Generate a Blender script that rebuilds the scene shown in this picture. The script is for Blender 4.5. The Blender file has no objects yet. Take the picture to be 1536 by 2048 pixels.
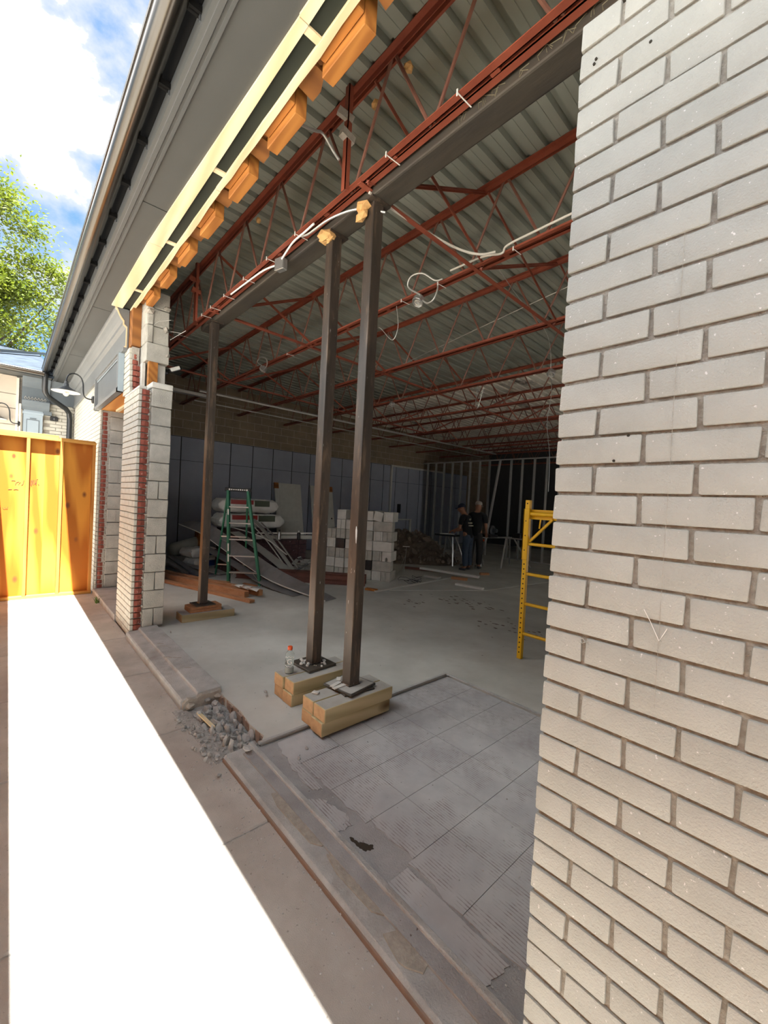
import bpy, bmesh, math, random
from mathutils import Vector, Matrix, Euler
random.seed(7)
C = bpy.context.scene.collection
scene = bpy.context.scene
V = Vector
PI = math.pi

# ------------------------------------------------------------------ camera
cam_d = bpy.data.cameras.new('camera')
cam = bpy.data.objects.new('camera', cam_d); C.objects.link(cam)
cam_d.sensor_fit = 'VERTICAL'; cam_d.sensor_height = 24.0
cam_d.lens = 829.28 / 2048 * 24.0
cam_d.clip_start = 0.02; cam_d.clip_end = 400
rt = V((0.67164977, 0.73902168, 0.05228326)); dn = V((0.04982837, 0.02535011, -0.99843603)); fw = V((-0.73919126, 0.67320452, -0.01979785))
m = Matrix(((rt.x, -dn.x, -fw.x, 0), (rt.y, -dn.y, -fw.y, 0), (rt.z, -dn.z, -fw.z, 1.60), (0, 0, 0, 1)))
cam.matrix_world = m
scene.camera = cam

# ------------------------------------------------------------------ view, sky, sun
vs = scene.view_settings
vs.view_transform = 'Standard'; vs.look = 'None'; vs.gamma = 1.0; vs.use_curve_mapping = False
vs.exposure = 0.36
SUN_STRENGTH = 34.0
SKY_STRENGTH = 0.81
CLOUD_GAIN = 8.5
world = bpy.data.worlds.new('sky'); scene.world = world; world.use_nodes = True
nt = world.node_tree; nt.nodes.clear()
wo = nt.nodes.new('ShaderNodeOutputWorld'); bg = nt.nodes.new('ShaderNodeBackground')
tc = nt.nodes.new('ShaderNodeTexCoord')
sep = nt.nodes.new('ShaderNodeSeparateXYZ'); nt.links.new(tc.outputs['Generated'], sep.inputs[0])
rampz = nt.nodes.new('ShaderNodeValToRGB'); nt.links.new(sep.outputs['Z'], rampz.inputs[0])
e = rampz.color_ramp.elements
e[0].position = 0.0; e[0].color = (0.42, 0.72, 0.95, 1); e[1].position = 0.75; e[1].color = (0.12, 0.40, 0.92, 1)
mp = nt.nodes.new('ShaderNodeMapping'); mp.inputs['Scale'].default_value = (1, 1, 1.5); mp.inputs['Location'].default_value = (4.38, 3.69, 1.60)
nt.links.new(tc.outputs['Generated'], mp.inputs[0])
nz = nt.nodes.new('ShaderNodeTexNoise'); nz.inputs['Scale'].default_value = 2.0; nz.inputs['Detail'].default_value = 9; nz.inputs['Roughness'].default_value = 0.55
nt.links.new(mp.outputs[0], nz.inputs[0])
rc = nt.nodes.new('ShaderNodeValToRGB'); nt.links.new(nz.outputs[0], rc.inputs[0]); rc.color_ramp.interpolation = 'EASE'
rc.color_ramp.elements[0].position = 0.41; rc.color_ramp.elements[0].color = (0, 0, 0, 1)
rc.color_ramp.elements[1].position = 0.51; rc.color_ramp.elements[1].color = (1, 1, 1, 1)
# cloud brightness: soft grey-white edges, brilliant cores
core = nt.nodes.new('ShaderNodeValToRGB'); nt.links.new(nz.outputs[0], core.inputs[0])
core.color_ramp.elements[0].position = 0.47; core.color_ramp.elements[0].color = (0.98, 1.0, 1.03, 1)
core.color_ramp.elements[1].position = 0.60; core.color_ramp.elements[1].color = (1, 1, 1, 1)
gain = nt.nodes.new('ShaderNodeMapRange'); gain.inputs[1].default_value = 0.48; gain.inputs[2].default_value = 0.64; gain.inputs[3].default_value = 1.0; gain.inputs[4].default_value = CLOUD_GAIN
nt.links.new(nz.outputs[0], gain.inputs[0])
cl = nt.nodes.new('ShaderNodeVectorMath'); cl.operation = 'SCALE'; nt.links.new(core.outputs[0], cl.inputs[0]); nt.links.new(gain.outputs[0], cl.inputs['Scale'])
mixc = nt.nodes.new('ShaderNodeMixRGB'); nt.links.new(rc.outputs[0], mixc.inputs[0]); nt.links.new(rampz.outputs[0], mixc.inputs[1]); nt.links.new(cl.outputs[0], mixc.inputs[2])
nt.links.new(mixc.outputs[0], bg.inputs[0]); bg.inputs[1].default_value = SKY_STRENGTH
nt.links.new(bg.outputs[0], wo.inputs[0])

sun_d = bpy.data.lights.new('sun', 'SUN'); sun_d.energy = SUN_STRENGTH; sun_d.angle = 0.009; sun_d.color = (1.0, 0.965, 0.91)
sun = bpy.data.objects.new('sun', sun_d); C.objects.link(sun)
sdir = V((0.47, -0.088, 1.0)).normalized()
sun.rotation_euler = (sdir).to_track_quat('Z', 'Y').to_euler()
sun.location = (0, 0, 12)

# ------------------------------------------------------------------ mesh helpers
class MB:
    def __init__(self): self.v = []; self.f = []
    def add(self, vs_, fs):
        o = len(self.v); self.v += [tuple(p) for p in vs_]; self.f += [tuple(i + o for i in f) for f in fs]; return self
    def box(self, x0, x1, y0, y1, z0, z1):
        if x0 > x1: x0, x1 = x1, x0
        if y0 > y1: y0, y1 = y1, y0
        if z0 > z1: z0, z1 = z1, z0
        return self.add([(x0,y0,z0),(x1,y0,z0),(x1,y1,z0),(x0,y1,z0),(x0,y0,z1),(x1,y0,z1),(x1,y1,z1),(x0,y1,z1)],
                 [(0,3,2,1),(4,5,6,7),(0,1,5,4),(1,2,6,5),(2,3,7,6),(3,0,4,7)])
    def obox(self, c, s, M):
        a = MB().box(-s[0]/2, s[0]/2, -s[1]/2, s[1]/2, -s[2]/2, s[2]/2)
        return self.add([V(c) + M @ V(p) for p in a.v], a.f)
    def bar(self, p, q, w, h, up=(0, 0, 1)):
        p = V(p); q = V(q); d = (q - p); L = d.length; d.normalize(); up = V(up)
        if abs(d.dot(up)) > .98: up = V((0, 1, 0))
        s = d.cross(up).normalized(); u = s.cross(d).normalized()
        M = Matrix((s, d, u)).transposed()
        return self.obox((p + q) / 2, (w, L, h), M)
    def tube(self, path, r, n=8, cap=True, ring=False):
        pts = [V(p) for p in path]; N = len(pts); prev = None; vs_ = []; fs = []
        for i, p in enumerate(pts):
            if ring: t = (pts[(i+1) % N] - pts[i-1]).normalized()
            else: t = (pts[min(i+1, N-1)] - pts[max(i-1, 0)]).normalized()
            if prev is None:
                a = V((0, 0, 1)) if abs(t.z) < .9 else V((1, 0, 0)); s = t.cross(a).normalized()
            else:
                s = (prev - t * prev.dot(t))
                s = s.normalized() if s.length > 1e-6 else t.orthogonal().normalized()
            prev = s; u = t.cross(s)
            rr = r[i] if isinstance(r, (list, tuple)) else r
            for k in range(n):
                a = 2*PI*k/n; vs_.append(p + (s*math.cos(a) + u*math.sin(a))*rr)
        M_ = N if ring else N-1
        for i in range(M_):
            for k in range(n):
                a = i*n+k; b = i*n+(k+1) % n; j = ((i+1) % N)*n
                fs.append((a, b, j+(k+1) % n, j+k))
        if cap and not ring:
            fs.append(tuple(range(n))[::-1]); fs.append(tuple((N-1)*n+k for k in range(n)))
        return self.add(vs_, fs)
    def lathe(self, prof, c=(0, 0, 0), n=20, M=None):
        M = M or Matrix.Identity(3); c = V(c); vs_ = []; fs = []
        for r, z in prof:
            for k in range(n):
                a = 2*PI*k/n; vs_.append(c + M @ V((r*math.cos(a), r*math.sin(a), z)))
        for i in range(len(prof)-1):
            for k in range(n):
                fs.append((i*n+k, i*n+(k+1) % n, (i+1)*n+(k+1) % n, (i+1)*n+k))
        fs.append(tuple(range(n))[::-1]); fs.append(tuple((len(prof)-1)*n+k for k in range(n)))
        return self.add(vs_, fs)
    def prism(self, poly, t0, t1, axis='z'):
        n = len(poly)
        def P(a, b, t): return (a, b, t) if axis == 'z' else ((t, a, b) if axis == 'x' else (a, t, b))
        vs_ = [P(a, b, t0) for a, b in poly] + [P(a, b, t1) for a, b in poly]
        fs = [tuple(range(n))[::-1], tuple(range(n, 2*n))] + [(i, (i+1) % n, n+(i+1) % n, n+i) for i in range(n)]
        return self.add(vs_, fs)
    def rock(self, c, r, seed, sub=1, flat=1.0):
        rnd = random.Random(seed); bm = bmesh.new(); bmesh.ops.create_icosphere(bm, subdivisions=sub, radius=1)
        sx, sy, sz = rnd.uniform(.7, 1.3), rnd.uniform(.6, 1.1), rnd.uniform(.5, .9)*flat
        E_ = Euler((rnd.uniform(0, 6), rnd.uniform(0, 6), rnd.uniform(0, 6))).to_matrix()
        bm.verts.index_update()
        vs_ = []
        for v in bm.verts:
            q = E_ @ (v.co * rnd.uniform(.72, 1.12)); vs_.append(V(c) + V((q.x*sx, q.y*sy, q.z*sz))*r)
        fs = [tuple(v.index for v in f.verts) for f in bm.faces]; bm.free()
        return self.add(vs_, fs)
    def tf(self, M, loc=(0, 0, 0)):
        self.v = [tuple(M @ V(p) + V(loc)) for p in self.v]; return self

def mesh_of(name, mb, mat, smooth=False, bevel=0.0, seg=1, origin=(0, 0, 0)):
    me = bpy.data.meshes.new(name); o = V(origin)
    me.from_pydata([tuple(V(p) - o) for p in mb.v], [], mb.f); me.update()
    bm = bmesh.new(); bm.from_mesh(me)
    bmesh.ops.recalc_face_normals(bm, faces=bm.faces)
    if bevel:
        ed = [e_ for e_ in bm.edges if len(e_.link_faces) == 2 and e_.calc_face_angle(0) > .7]
        bmesh.ops.bevel(bm, geom=ed, offset=bevel, segments=seg, affect='EDGES', profile=.6, clamp_overlap=True)
    bm.to_mesh(me); bm.free()
    if smooth:
        for p in me.polygons: p.use_smooth = True
        try: me.set_sharp_from_angle(angle=.7)
        except Exception: pass
    me.materials.append(mat)
    return me
ROOT = {}
def part(name, mb, mat, parent=None, smooth=False, bevel=0.0, seg=1, label=None, kind=None):
    """one mesh object; vertices of mb in world space; children share their root's frame"""
    org = ROOT.get(parent.name, V((0, 0, 0))) if parent else V((0, 0, 0))
    me = mesh_of(name, mb, mat, smooth, bevel, seg, org)
    o = bpy.data.objects.new(name, me); C.objects.link(o)
    if parent: o.parent = parent; ROOT[o.name] = org
    else: ROOT[o.name] = V((0, 0, 0))
    if label: o['label'] = label
    if kind: o['kind'] = kind
    return o
def inst(me, name, loc, parent=None, rot=(0, 0, 0), scale=(1, 1, 1), label=None):
    o = bpy.data.objects.new(name, me); C.objects.link(o)
    org = ROOT.get(parent.name, V((0, 0, 0))) if parent else V((0, 0, 0))
    o.location = V(loc) - org; o.rotation_euler = rot; o.scale = scale
    if parent: o.parent = parent
    ROOT[o.name] = V(loc)
    if label: o['label'] = label
    return o
def tag(o, label, cat, group=None):
    o['label'] = label; o['category'] = cat; o['kind'] = 'thing'
    if group: o['group'] = group
    return o
def thing(name, label, cat, loc=(0, 0, 0), group=None):
    o = bpy.data.objects.new(name, None); C.objects.link(o); o.location = loc; o.empty_display_size = .1
    ROOT[o.name] = V(loc); return tag(o, label, cat, group)
def single(name, mb, mat, label, cat, group=None, **k):
    o = part(name, mb, mat, **k); return tag(o, label, cat, group)
def struct(name, mb, mat, **k):
    o = part(name, mb, mat, **k); o['kind'] = 'structure'; return o
def struct_empty(name, loc=(0, 0, 0)):
    o = bpy.data.objects.new(name, None); C.objects.link(o); o.location = loc; o['kind'] = 'structure'; ROOT[o.name] = V(loc); return o
def rotz(a): return Matrix.Rotation(a, 3, 'Z')

# ------------------------------------------------------------------ materials
def base_mat(name):
    m_ = bpy.data.materials.new(name); m_.use_nodes = True; t = m_.node_tree
    b = t.nodes['Principled BSDF']; return m_, t, b
def coords(t, scale=(1, 1, 1), rand=True):
    tc_ = t.nodes.new('ShaderNodeTexCoord'); mp_ = t.nodes.new('ShaderNodeMapping'); mp_.inputs['Scale'].default_value = scale
    t.links.new(tc_.outputs['Object'], mp_.inputs['Vector'])
    if rand:
        oi = t.nodes.new('ShaderNodeObjectInfo'); mu = t.nodes.new('ShaderNodeMath'); mu.operation = 'MULTIPLY'; mu.inputs[1].default_value = 23.0
        t.links.new(oi.outputs['Random'], mu.inputs[0]); t.links.new(mu.outputs[0], mp_.inputs['Location'])
    return mp_
def noise(t, vec, scale, detail=6, rough=.6):
    n = t.nodes.new('ShaderNodeTexNoise'); n.inputs['Scale'].default_value = scale; n.inputs['Detail'].default_value = detail; n.inputs['Roughness'].default_value = rough
    t.links.new(vec.outputs[0], n.inputs['Vector']); return n
def ramp(t, fac, stops):
    r = t.nodes.new('ShaderNodeValToRGB'); el = r.color_ramp.elements
    while len(el) < len(stops): el.new(.5)
    for i, (p, c) in enumerate(stops): el[i].position = p; el[i].color = (*c, 1)
    t.links.new(fac, r.inputs[0]); return r
def bump(t, b, h, strength, dist=.01):
    n = t.nodes.new('ShaderNodeBump'); n.inputs['Strength'].default_value = strength; n.inputs['Distance'].default_value = dist
    t.links.new(h, n.inputs['Height']); t.links.new(n.outputs[0], b.inputs['Normal'])
def mat(name, c1, c2=None, scale=6, rough=.8, metal=0.0, bs=0.0, bscale=None, speck=None, stretch=(1, 1, 1), p=(.3, .7), spec=.5, bdist=.01, patch=None):
    """two-tone noise colour; optional specks (colour, scale, threshold), optional worn patches (colour, scale, lo, hi)"""
    m_, t, b = base_mat(name); c2 = c2 or tuple(x*.8 for x in c1)
    v = coords(t, stretch); n = noise(t, v, scale)
    r = ramp(t, n.outputs[0], [(p[0], c1), (p[1], c2)]); out = r.outputs[0]
    if patch:
        col, sc, lo, hi = patch; n3 = noise(t, v, sc, 5, .65); r3 = ramp(t, n3.outputs[0], [(lo, (0, 0, 0)), (hi, (1, 1, 1))])
        mx = t.nodes.new('ShaderNodeMixRGB'); t.links.new(r3.outputs[0], mx.inputs[0]); t.links.new(out, mx.inputs[1]); mx.inputs[2].default_value = (*col, 1); out = mx.outputs[0]
    if speck:
        col, sc, th = speck; n2 = noise(t, v, sc, 2, .5); r2 = ramp(t, n2.outputs[0], [(th, (0, 0, 0)), (th+.04, (1, 1, 1))])
        mx = t.nodes.new('ShaderNodeMixRGB'); t.links.new(r2.outputs[0], mx.inputs[0]); t.links.new(out, mx.inputs[1]); mx.inputs[2].default_value = (*col, 1); out = mx.outputs[0]
    t.links.new(out, b.inputs['Base Color'])
    b.inputs['Roughness'].default_value = rough; b.inputs['Metallic'].default_value = metal; b.inputs['Specular IOR Level'].default_value = spec
    if bs:
        nb = noise(t, v, bscale or scale*6, 5, .6); bump(t, b, nb.outputs[0], bs, bdist)
    return m_
def wood(name, c1, c2, axis='x', scale=6, rough=.75, knots=None, dist=4.0, p=(.2, .8), bs=.15):
    m_, t, b = base_mat(name); st = {'x': (.12, 1, 1), 'y': (1, .12, 1), 'z': (1, 1, .12)}[axis]
    v = coords(t, st); w = t.nodes.new('ShaderNodeTexWave'); w.wave_type = 'BANDS'; w.bands_direction = 'DIAGONAL'
    w.inputs['Scale'].default_value = scale; w.inputs['Distortion'].default_value = dist; w.inputs['Detail'].default_value = 3; w.inputs['Detail Scale'].default_value = 1.2
    t.links.new(v.outputs[0], w.inputs['Vector'])
    n = noise(t, v, scale*2.5, 6, .6)
    mx = t.nodes.new('ShaderNodeMixRGB'); mx.inputs[0].default_value = .45; t.links.new(w.outputs['Color'], mx.inputs[1]); t.links.new(n.outputs[0], mx.inputs[2])
    r = ramp(t, mx.outputs[0], [(p[0], c1), (p[1], c2)]); out = r.outputs[0]
    if knots:
        v2 = coords(t, {'x': (.5, 1, 1), 'y': (1, .5, 1), 'z': (1, 1, .6)}[axis]); vo = t.nodes.new('ShaderNodeTexVoronoi'); vo.inputs['Scale'].default_value = knots[1]
        t.links.new(v2.outputs[0], vo.inputs['Vector'])
        r2 = ramp(t, vo.outputs['Distance'], [(.06, (1, 1, 1)), (.16, (0, 0, 0))])
        m2 = t.nodes.new('ShaderNodeMixRGB'); t.links.new(r2.outputs[0], m2.inputs[0]); t.links.new(out, m2.inputs[1]); m2.inputs[2].default_value = (*knots[0], 1); out = m2.outputs[0]
    t.links.new(out, b.inputs['Base Color']); b.inputs['Roughness'].default_value = rough; b.inputs['Specular IOR Level'].default_value = .3
    if bs: bump(t, b, mx.outputs[0], bs, .004)
    return m_
def plain(name, c, rough=.6, metal=0, spec=.5):
    return mat(name, c, tuple(x*.86 for x in c), 9, rough, metal, spec=spec)

M = {}
M['paint'] = mat('painted_brick', (.395, .40, .366), (.325, .329, .298), 7, .60, bs=.7, bscale=210, bdist=.004, speck=((.62, .615, .60), 120, .71))
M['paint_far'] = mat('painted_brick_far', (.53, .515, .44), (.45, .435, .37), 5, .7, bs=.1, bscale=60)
M['mortar'] = mat('mortar', (.44, .42, .37), (.27, .245, .205), 60, .95, bs=.9, bscale=190, bdist=.006)
M['mortar_pale'] = mat('pale_mortar', (.42, .39, .34), (.30, .28, .24), 30, .95, bs=.7, bscale=90)
M['redbrick'] = mat('cut_red_brick', (.30, .085, .055), (.20, .05, .035), 18, .9, bs=.6, bscale=70, speck=((.5, .4, .34), 40, .70))
M['cmu'] = mat('concrete_block', (.50, .49, .435), (.36, .35, .31), 8, .95, bs=.9, bscale=130, speck=((.56, .54, .5), 60, .7))
M['cmu_pale'] = mat('pale_block', (.64, .63, .575), (.52, .51, .465), 7, .95, bs=.5, bscale=110)
M['cmu_dark'] = mat('black_wrapped_block', (.018, .018, .02), (.03, .03, .03), 12, .35, bs=.3, bscale=30)
M['side'] = mat('sidewalk_concrete', (.52, .50, .462), (.37, .35, .318), 3.0, .92, bs=.7, bscale=240, bdist=.005, speck=((.30, .28, .25), 55, .70), patch=((.36, .32, .29), 1.3, .5, .75))
M['slab'] = mat('floor_concrete', (.56, .57, .53), (.41, .415, .38), 1.6, .82, bs=.12, bscale=90, patch=((.38, .36, .325), .7, .56, .8), speck=((.22, .2, .18), 14, .76))
M['sill'] = mat('dusty_sill_concrete', (.52, .53, .515), (.35, .355, .345), 6, .92, bs=.8, bscale=120, patch=((.28, .26, .235), 2.6, .55, .75))
M['slab_edge'] = mat('broken_slab_edge', (.42, .34, .28), (.30, .20, .15), 9, .95, bs=.9, bscale=60, bdist=.02)
M['brickred_edge'] = mat('reddish_sill_edge', (.30, .20, .15), (.24, .18, .14), 9, .92, bs=.4, bscale=100)
M['gravel'] = mat('grey_gravel', (.50, .50, .48), (.30, .30, .285), 35, .95, bs=.9, bscale=80, bdist=.02)
M['chunk'] = mat('broken_concrete', (.56, .57, .555), (.40, .405, .395), 14, .95, bs=.5, bscale=70)
M['rubble'] = mat('brown_rubble', (.20, .155, .115), (.10, .075, .055), 6, .98, bs=.8, bscale=40)
M['rubble_rock'] = mat('rubble_stone', (.33, .28, .22), (.20, .165, .13), 6, .98, bs=.5, bscale=40)
M['redsteel'] = mat('red_primer_steel', (.27, .068, .036), (.20, .048, .026), 7, .5, .0, bs=.08, bscale=60, patch=((.10, .028, .018), 3.0, .6, .75), speck=((.4, .3, .25), 55, .80))
M['webrod'] = mat('rusty_web_rod', (.215, .10, .068), (.15, .06, .042), 9, .6)
M['blacksteel'] = mat('dark_mill_steel', (.105, .082, .064), (.05, .042, .036), 3.5, .38, .45, bs=.1, bscale=40, stretch=(3, 3, .5), patch=((.24, .165, .11), 4, .54, .73), speck=((.6, .58, .54), 34, .735))
M['beamsteel'] = mat('grey_mill_steel', (.105, .092, .072), (.06, .052, .042), 4, .5, .35, bs=.1, bscale=40, stretch=(.4, 2, 2), patch=((.055, .05, .045), 3, .5, .7))
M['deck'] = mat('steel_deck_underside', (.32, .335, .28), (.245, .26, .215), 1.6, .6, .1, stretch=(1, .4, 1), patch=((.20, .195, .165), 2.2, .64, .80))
M['deck_lit'] = mat('lit_deck_underside', (.80, .76, .65), (.55, .52, .44), 1.8, .7, .0, stretch=(1, .5, 1), patch=((.10, .09, .08), 2.2, .55, .7))  # paler copy of the deck: glow on the far sheets painted into the colour
M['gutter'] = mat('bronze_gutter', (.085, .08, .072), (.075, .07, .062), 3, .24, .95)
M['eaveblack'] = plain('eave_shade_bracket_black', (.006, .006, .006), .95, 0, .1)  # near-black puts the shade behind the gutter into the colour; brackets share it
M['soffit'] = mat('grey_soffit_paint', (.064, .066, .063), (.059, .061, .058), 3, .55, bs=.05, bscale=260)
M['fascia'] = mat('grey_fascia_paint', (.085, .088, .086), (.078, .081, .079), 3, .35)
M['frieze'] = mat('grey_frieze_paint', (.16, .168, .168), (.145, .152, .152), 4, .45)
M['cream'] = wood('fresh_pine', (.74, .64, .43), (.60, .48, .28), 'x', 5, .8, p=(.2, .9))
M['creamz'] = wood('fresh_pine_upright', (.74, .64, .43), (.60, .48, .28), 'z', 5, .8, p=(.2, .9))
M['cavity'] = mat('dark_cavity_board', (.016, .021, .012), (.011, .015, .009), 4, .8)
M['orange'] = wood('orange_lumber', (.40, .165, .036), (.25, .09, .018), 'x', 7, .7, p=(.2, .9))
M['orange_d'] = wood('weathered_orange_lumber', (.30, .125, .035), (.19, .075, .022), 'y', 4, .8)
M['plyorange'] = wood('orange_plywood', (.62, .30, .08), (.48, .20, .045), 'x', 3, .7)
M['ply'] = wood('fence_plywood', (.60, .255, .03), (.35, .105, .006), 'z', 1.7, .65, knots=((.16, .05, .012), 4.4), dist=9, p=(.3, .7), bs=.05)
M['fencestud'] = wood('fence_lumber', (.50, .22, .045), (.40, .16, .03), 'z', 6, .7)
M['fenceplate'] = wood('fence_plate_lumber', (.55, .28, .06), (.44, .2, .04), 'y', 6, .7)
M['treated'] = wood('treated_timber', (.52, .44, .26), (.38, .32, .175), 'y', 5, .8, knots=((.14, .09, .04), 3.0))
M['dust'] = mat('concrete_dust', (.42, .415, .39), (.36, .345, .30), 12, .95)
M['treated_end'] = mat('timber_end_grain', (.55, .34, .17), (.42, .25, .12), 25, .85)
M['cedar'] = mat('red_cedar_lumber', (.52, .26, .125), (.36, .165, .075), 16, .8, stretch=(.3, 1, 1), bs=.2)
M['galv'] = mat('galvanised_steel', (.55, .55, .53), (.42, .42, .41), 12, .35, .8)
M['cable'] = plain('pale_cable', (.58, .55, .48), .5)
M['conduit'] = plain('flexible_conduit', (.50, .50, .47), .35, .5)
M['white'] = plain('white_paint', (.80, .80, .75), .5)
M['offwhite'] = plain('door_white', (.52, .52, .47), .5)
M['black'] = plain('black_plastic', (.012, .012, .012), .4)
M['blackmetal'] = plain('black_enamel', (.012, .014, .016), .25)
M['green'] = plain('green_fibreglass', (.02, .16, .085), .45)
M['alum'] = mat('aluminium', (.60, .60, .58), (.5, .5, .48), 8, .35, .85)
M['yellow'] = mat('yellow_enamel', (.86, .50, .008), (.78, .43, .006), 8, .4, bs=.05, bscale=40)
M['hole'] = plain('dark_hole', (.02, .015, .008), .9)
M['greywall'] = mat('grey_wall_panel', (.30, .325, .385), (.245, .265, .315), 1.3, .75, patch=((.36, .36, .38), 1.0, .62, .8))
M['seam'] = plain('panel_seam', (.02, .02, .021), .9)
M['cmu_old'] = mat('old_block_wall', (.24, .19, .13), (.17, .135, .095), 3, .95, bs=.4, bscale=50)
M['stud'] = plain('galvanised_stud', (.44, .44, .42), .45, .3)
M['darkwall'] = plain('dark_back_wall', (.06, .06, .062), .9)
M['fibre'] = mat('grey_fibre_board', (.22, .22, .22), (.165, .163, .163), 5, .7)
M['fibre_pale'] = mat('pale_board', (.42, .415, .38), (.34, .335, .31), 4, .75)
M['shingle'] = mat('purple_brick_pack', (.085, .038, .042), (.045, .022, .026), 14, .7, speck=((.35, .32, .33), 20, .7))
M['bag'] = mat('white_plastic_bag', (.78, .78, .74), (.62, .62, .58), 7, .42, bs=.5, bscale=14, bdist=.02)
M['bagred'] = plain('red_bag_print', (.34, .03, .03), .45)
M['baggreen'] = plain('green_bag_print', (.05, .065, .03), .45)
M['bagblue'] = plain('blue_bag_print', (.015, .045, .20), .45)
M['rustbeam'] = mat('rust_red_beam', (.17, .065, .045), (.11, .042, .03), 6, .7, bs=.2, bscale=40)
M['tank'] = mat('grey_tank', (.36, .375, .33), (.30, .31, .275), 5, .45)
M['jeans'] = mat('blue_jeans', (.05, .07, .10), (.032, .045, .07), 18, .95)
M['jeans_dark'] = mat('dark_jeans', (.02, .018, .018), (.03, .026, .024), 18, .95)
M['shirt'] = plain('black_shirt', (.008, .008, .009), .95)
M['skin'] = plain('skin', (.33, .16, .095), .6)
M['shoe'] = plain('grey_shoe', (.06, .06, .065), .8)
M['capnavy'] = plain('navy_cap', (.012, .016, .035), .9)
M['capgrey'] = plain('grey_cap', (.30, .27, .24), .9)
M['print'] = plain('shirt_print', (.42, .40, .30), .8)
M['bluewhite'] = mat('grey_blue_paint', (.30, .36, .40), (.26, .32, .36), 4, .55)
M['slate'] = mat('slate_blue_paint', (.11, .135, .15), (.095, .115, .13), 4, .55)
M['panel_beige'] = mat('beige_wall_panel', (.52, .45, .36), (.45, .39, .31), 2, .7)
M['trimwhite'] = plain('trim_white', (.62, .58, .48), .5)
M['shadegrey'] = plain('lamp_shade_grey', (.045, .05, .055), .4)
M['shadein'] = plain('lamp_shade_inside', (.75, .73, .66), .4)
M['signpanel'] = mat('slate_sign_panel', (.115, .125, .13), (.09, .10, .105), 3, .42)
M['roofsh'] = mat('slate_roof', (.05, .065, .085), (.02, .026, .035), 4, .95, bs=.3, bscale=30, spec=.08)
M['bark'] = mat('bark', (.10, .08, .06), (.06, .045, .035), 8, .95, bs=.5)
M['foam'] = mat('yellow_spray_foam', (.62, .38, .15), (.50, .28, .10), 12, .9, bs=.6, bscale=40)
M['chalk'] = plain('chalk_mark', (.15, .13, .085), .95)
M['ink'] = plain('marker_ink', (.16, .055, .025), .9)
M['scratch'] = plain('scratch_mark', (.72, .70, .66), .8)
M['orangecap'] = plain('orange_plastic', (.75, .10, .02), .4)
M['grass'] = plain('green_blade', (.10, .22, .03), .8)
M['stain'] = plain('dark_floor_stain', (.11, .075, .055), .7)
M['wetstain'] = plain('wet_stain', (.055, .045, .035), .35)
m_, t, b = base_mat('clear_plastic'); M['clear'] = m_
b.inputs['Base Color'].default_value = (.82, .88, .86, 1); b.inputs['Roughness'].default_value = .08; b.inputs['Transmission Weight'].default_value = .9; b.inputs['IOR'].default_value = 1.15
m_, t, b = base_mat('bulb_glass'); M['bulb'] = m_
b.inputs['Base Color'].default_value = (.95, .9, .8, 1); b.inputs['Roughness'].default_value = .05; b.inputs['Transmission Weight'].default_value = .7
# leaves: translucent
m_, t, b = base_mat('leaf'); M['leaf'] = m_
v = coords(t); n = noise(t, v, 2.2); r = ramp(t, n.outputs[0], [(.3, (.065, .105, .010)), (.7, (.17, .20, .016))]); t.links.new(r.outputs[0], b.inputs['Base Color'])
b.inputs['Roughness'].default_value = .6
tr = t.nodes.new('ShaderNodeBsdfTranslucent'); t.links.new(r.outputs[0], tr.inputs[0]); ad = t.nodes.new('ShaderNodeMixShader'); ad.inputs[0].default_value = .45
t.links.new(b.outputs[0], ad.inputs[1]); t.links.new(tr.outputs[0], ad.inputs[2]); t.links.new(ad.outputs[0], t.nodes['Material Output'].inputs[0])
# entry-floor tile with fine adhesive ridges
def tile_mat():
    m_, t, b = base_mat('ridged_tile'); v = coords(t, rand=False)
    w = t.nodes.new('ShaderNodeTexWave'); w.bands_direction = 'Y'; w.inputs['Scale'].default_value = 21; w.inputs['Distortion'].default_value = .5
    t.links.new(v.outputs[0], w.inputs['Vector'])
    n = noise(t, v, 3.2, 5); n2 = noise(t, v, 26, 3)
    r = ramp(t, n.outputs[0], [(.35, (.48, .49, .49)), (.7, (.345, .345, .355))])
    mu = t.nodes.new('ShaderNodeMath'); mu.operation = 'MULTIPLY'; t.links.new(w.outputs['Fac'], mu.inputs[0]); t.links.new(n2.outputs[0], mu.inputs[1])
    n4 = noise(t, v, 2.4, 3); r4 = ramp(t, n4.outputs[0], [(.34, (0, 0, 0)), (.54, (1, 1, 1))])
    mm = t.nodes.new('ShaderNodeMath'); mm.operation = 'MULTIPLY'; t.links.new(mu.outputs[0], mm.inputs[0]); t.links.new(r4.outputs[0], mm.inputs[1])
    r2 = ramp(t, mm.outputs[0], [(.3, (0, 0, 0)), (.62, (1, 1, 1))])
    mx = t.nodes.new('ShaderNodeMixRGB'); t.links.new(r2.outputs[0], mx.inputs[0]); t.links.new(r.outputs[0], mx.inputs[1]); mx.inputs[2].default_value = (.24, .21, .205, 1)
    t.links.new(mx.outputs[0], b.inputs['Base Color']); b.inputs['Roughness'].default_value = .8
    return m_
M['tile'] = tile_mat()
M['entry'] = mat('entry_screed', (.44, .445, .44), (.255, .255, .258), 3.4, .85, bs=.7, bscale=120, patch=((.38, .35, .31), 3.2, .6, .72), speck=((.14, .12, .11), 30, .72))

# ================================================================== STRUCTURE
FZ = 0.07            # interior slab level
H = 0.0677           # brick course
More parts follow.
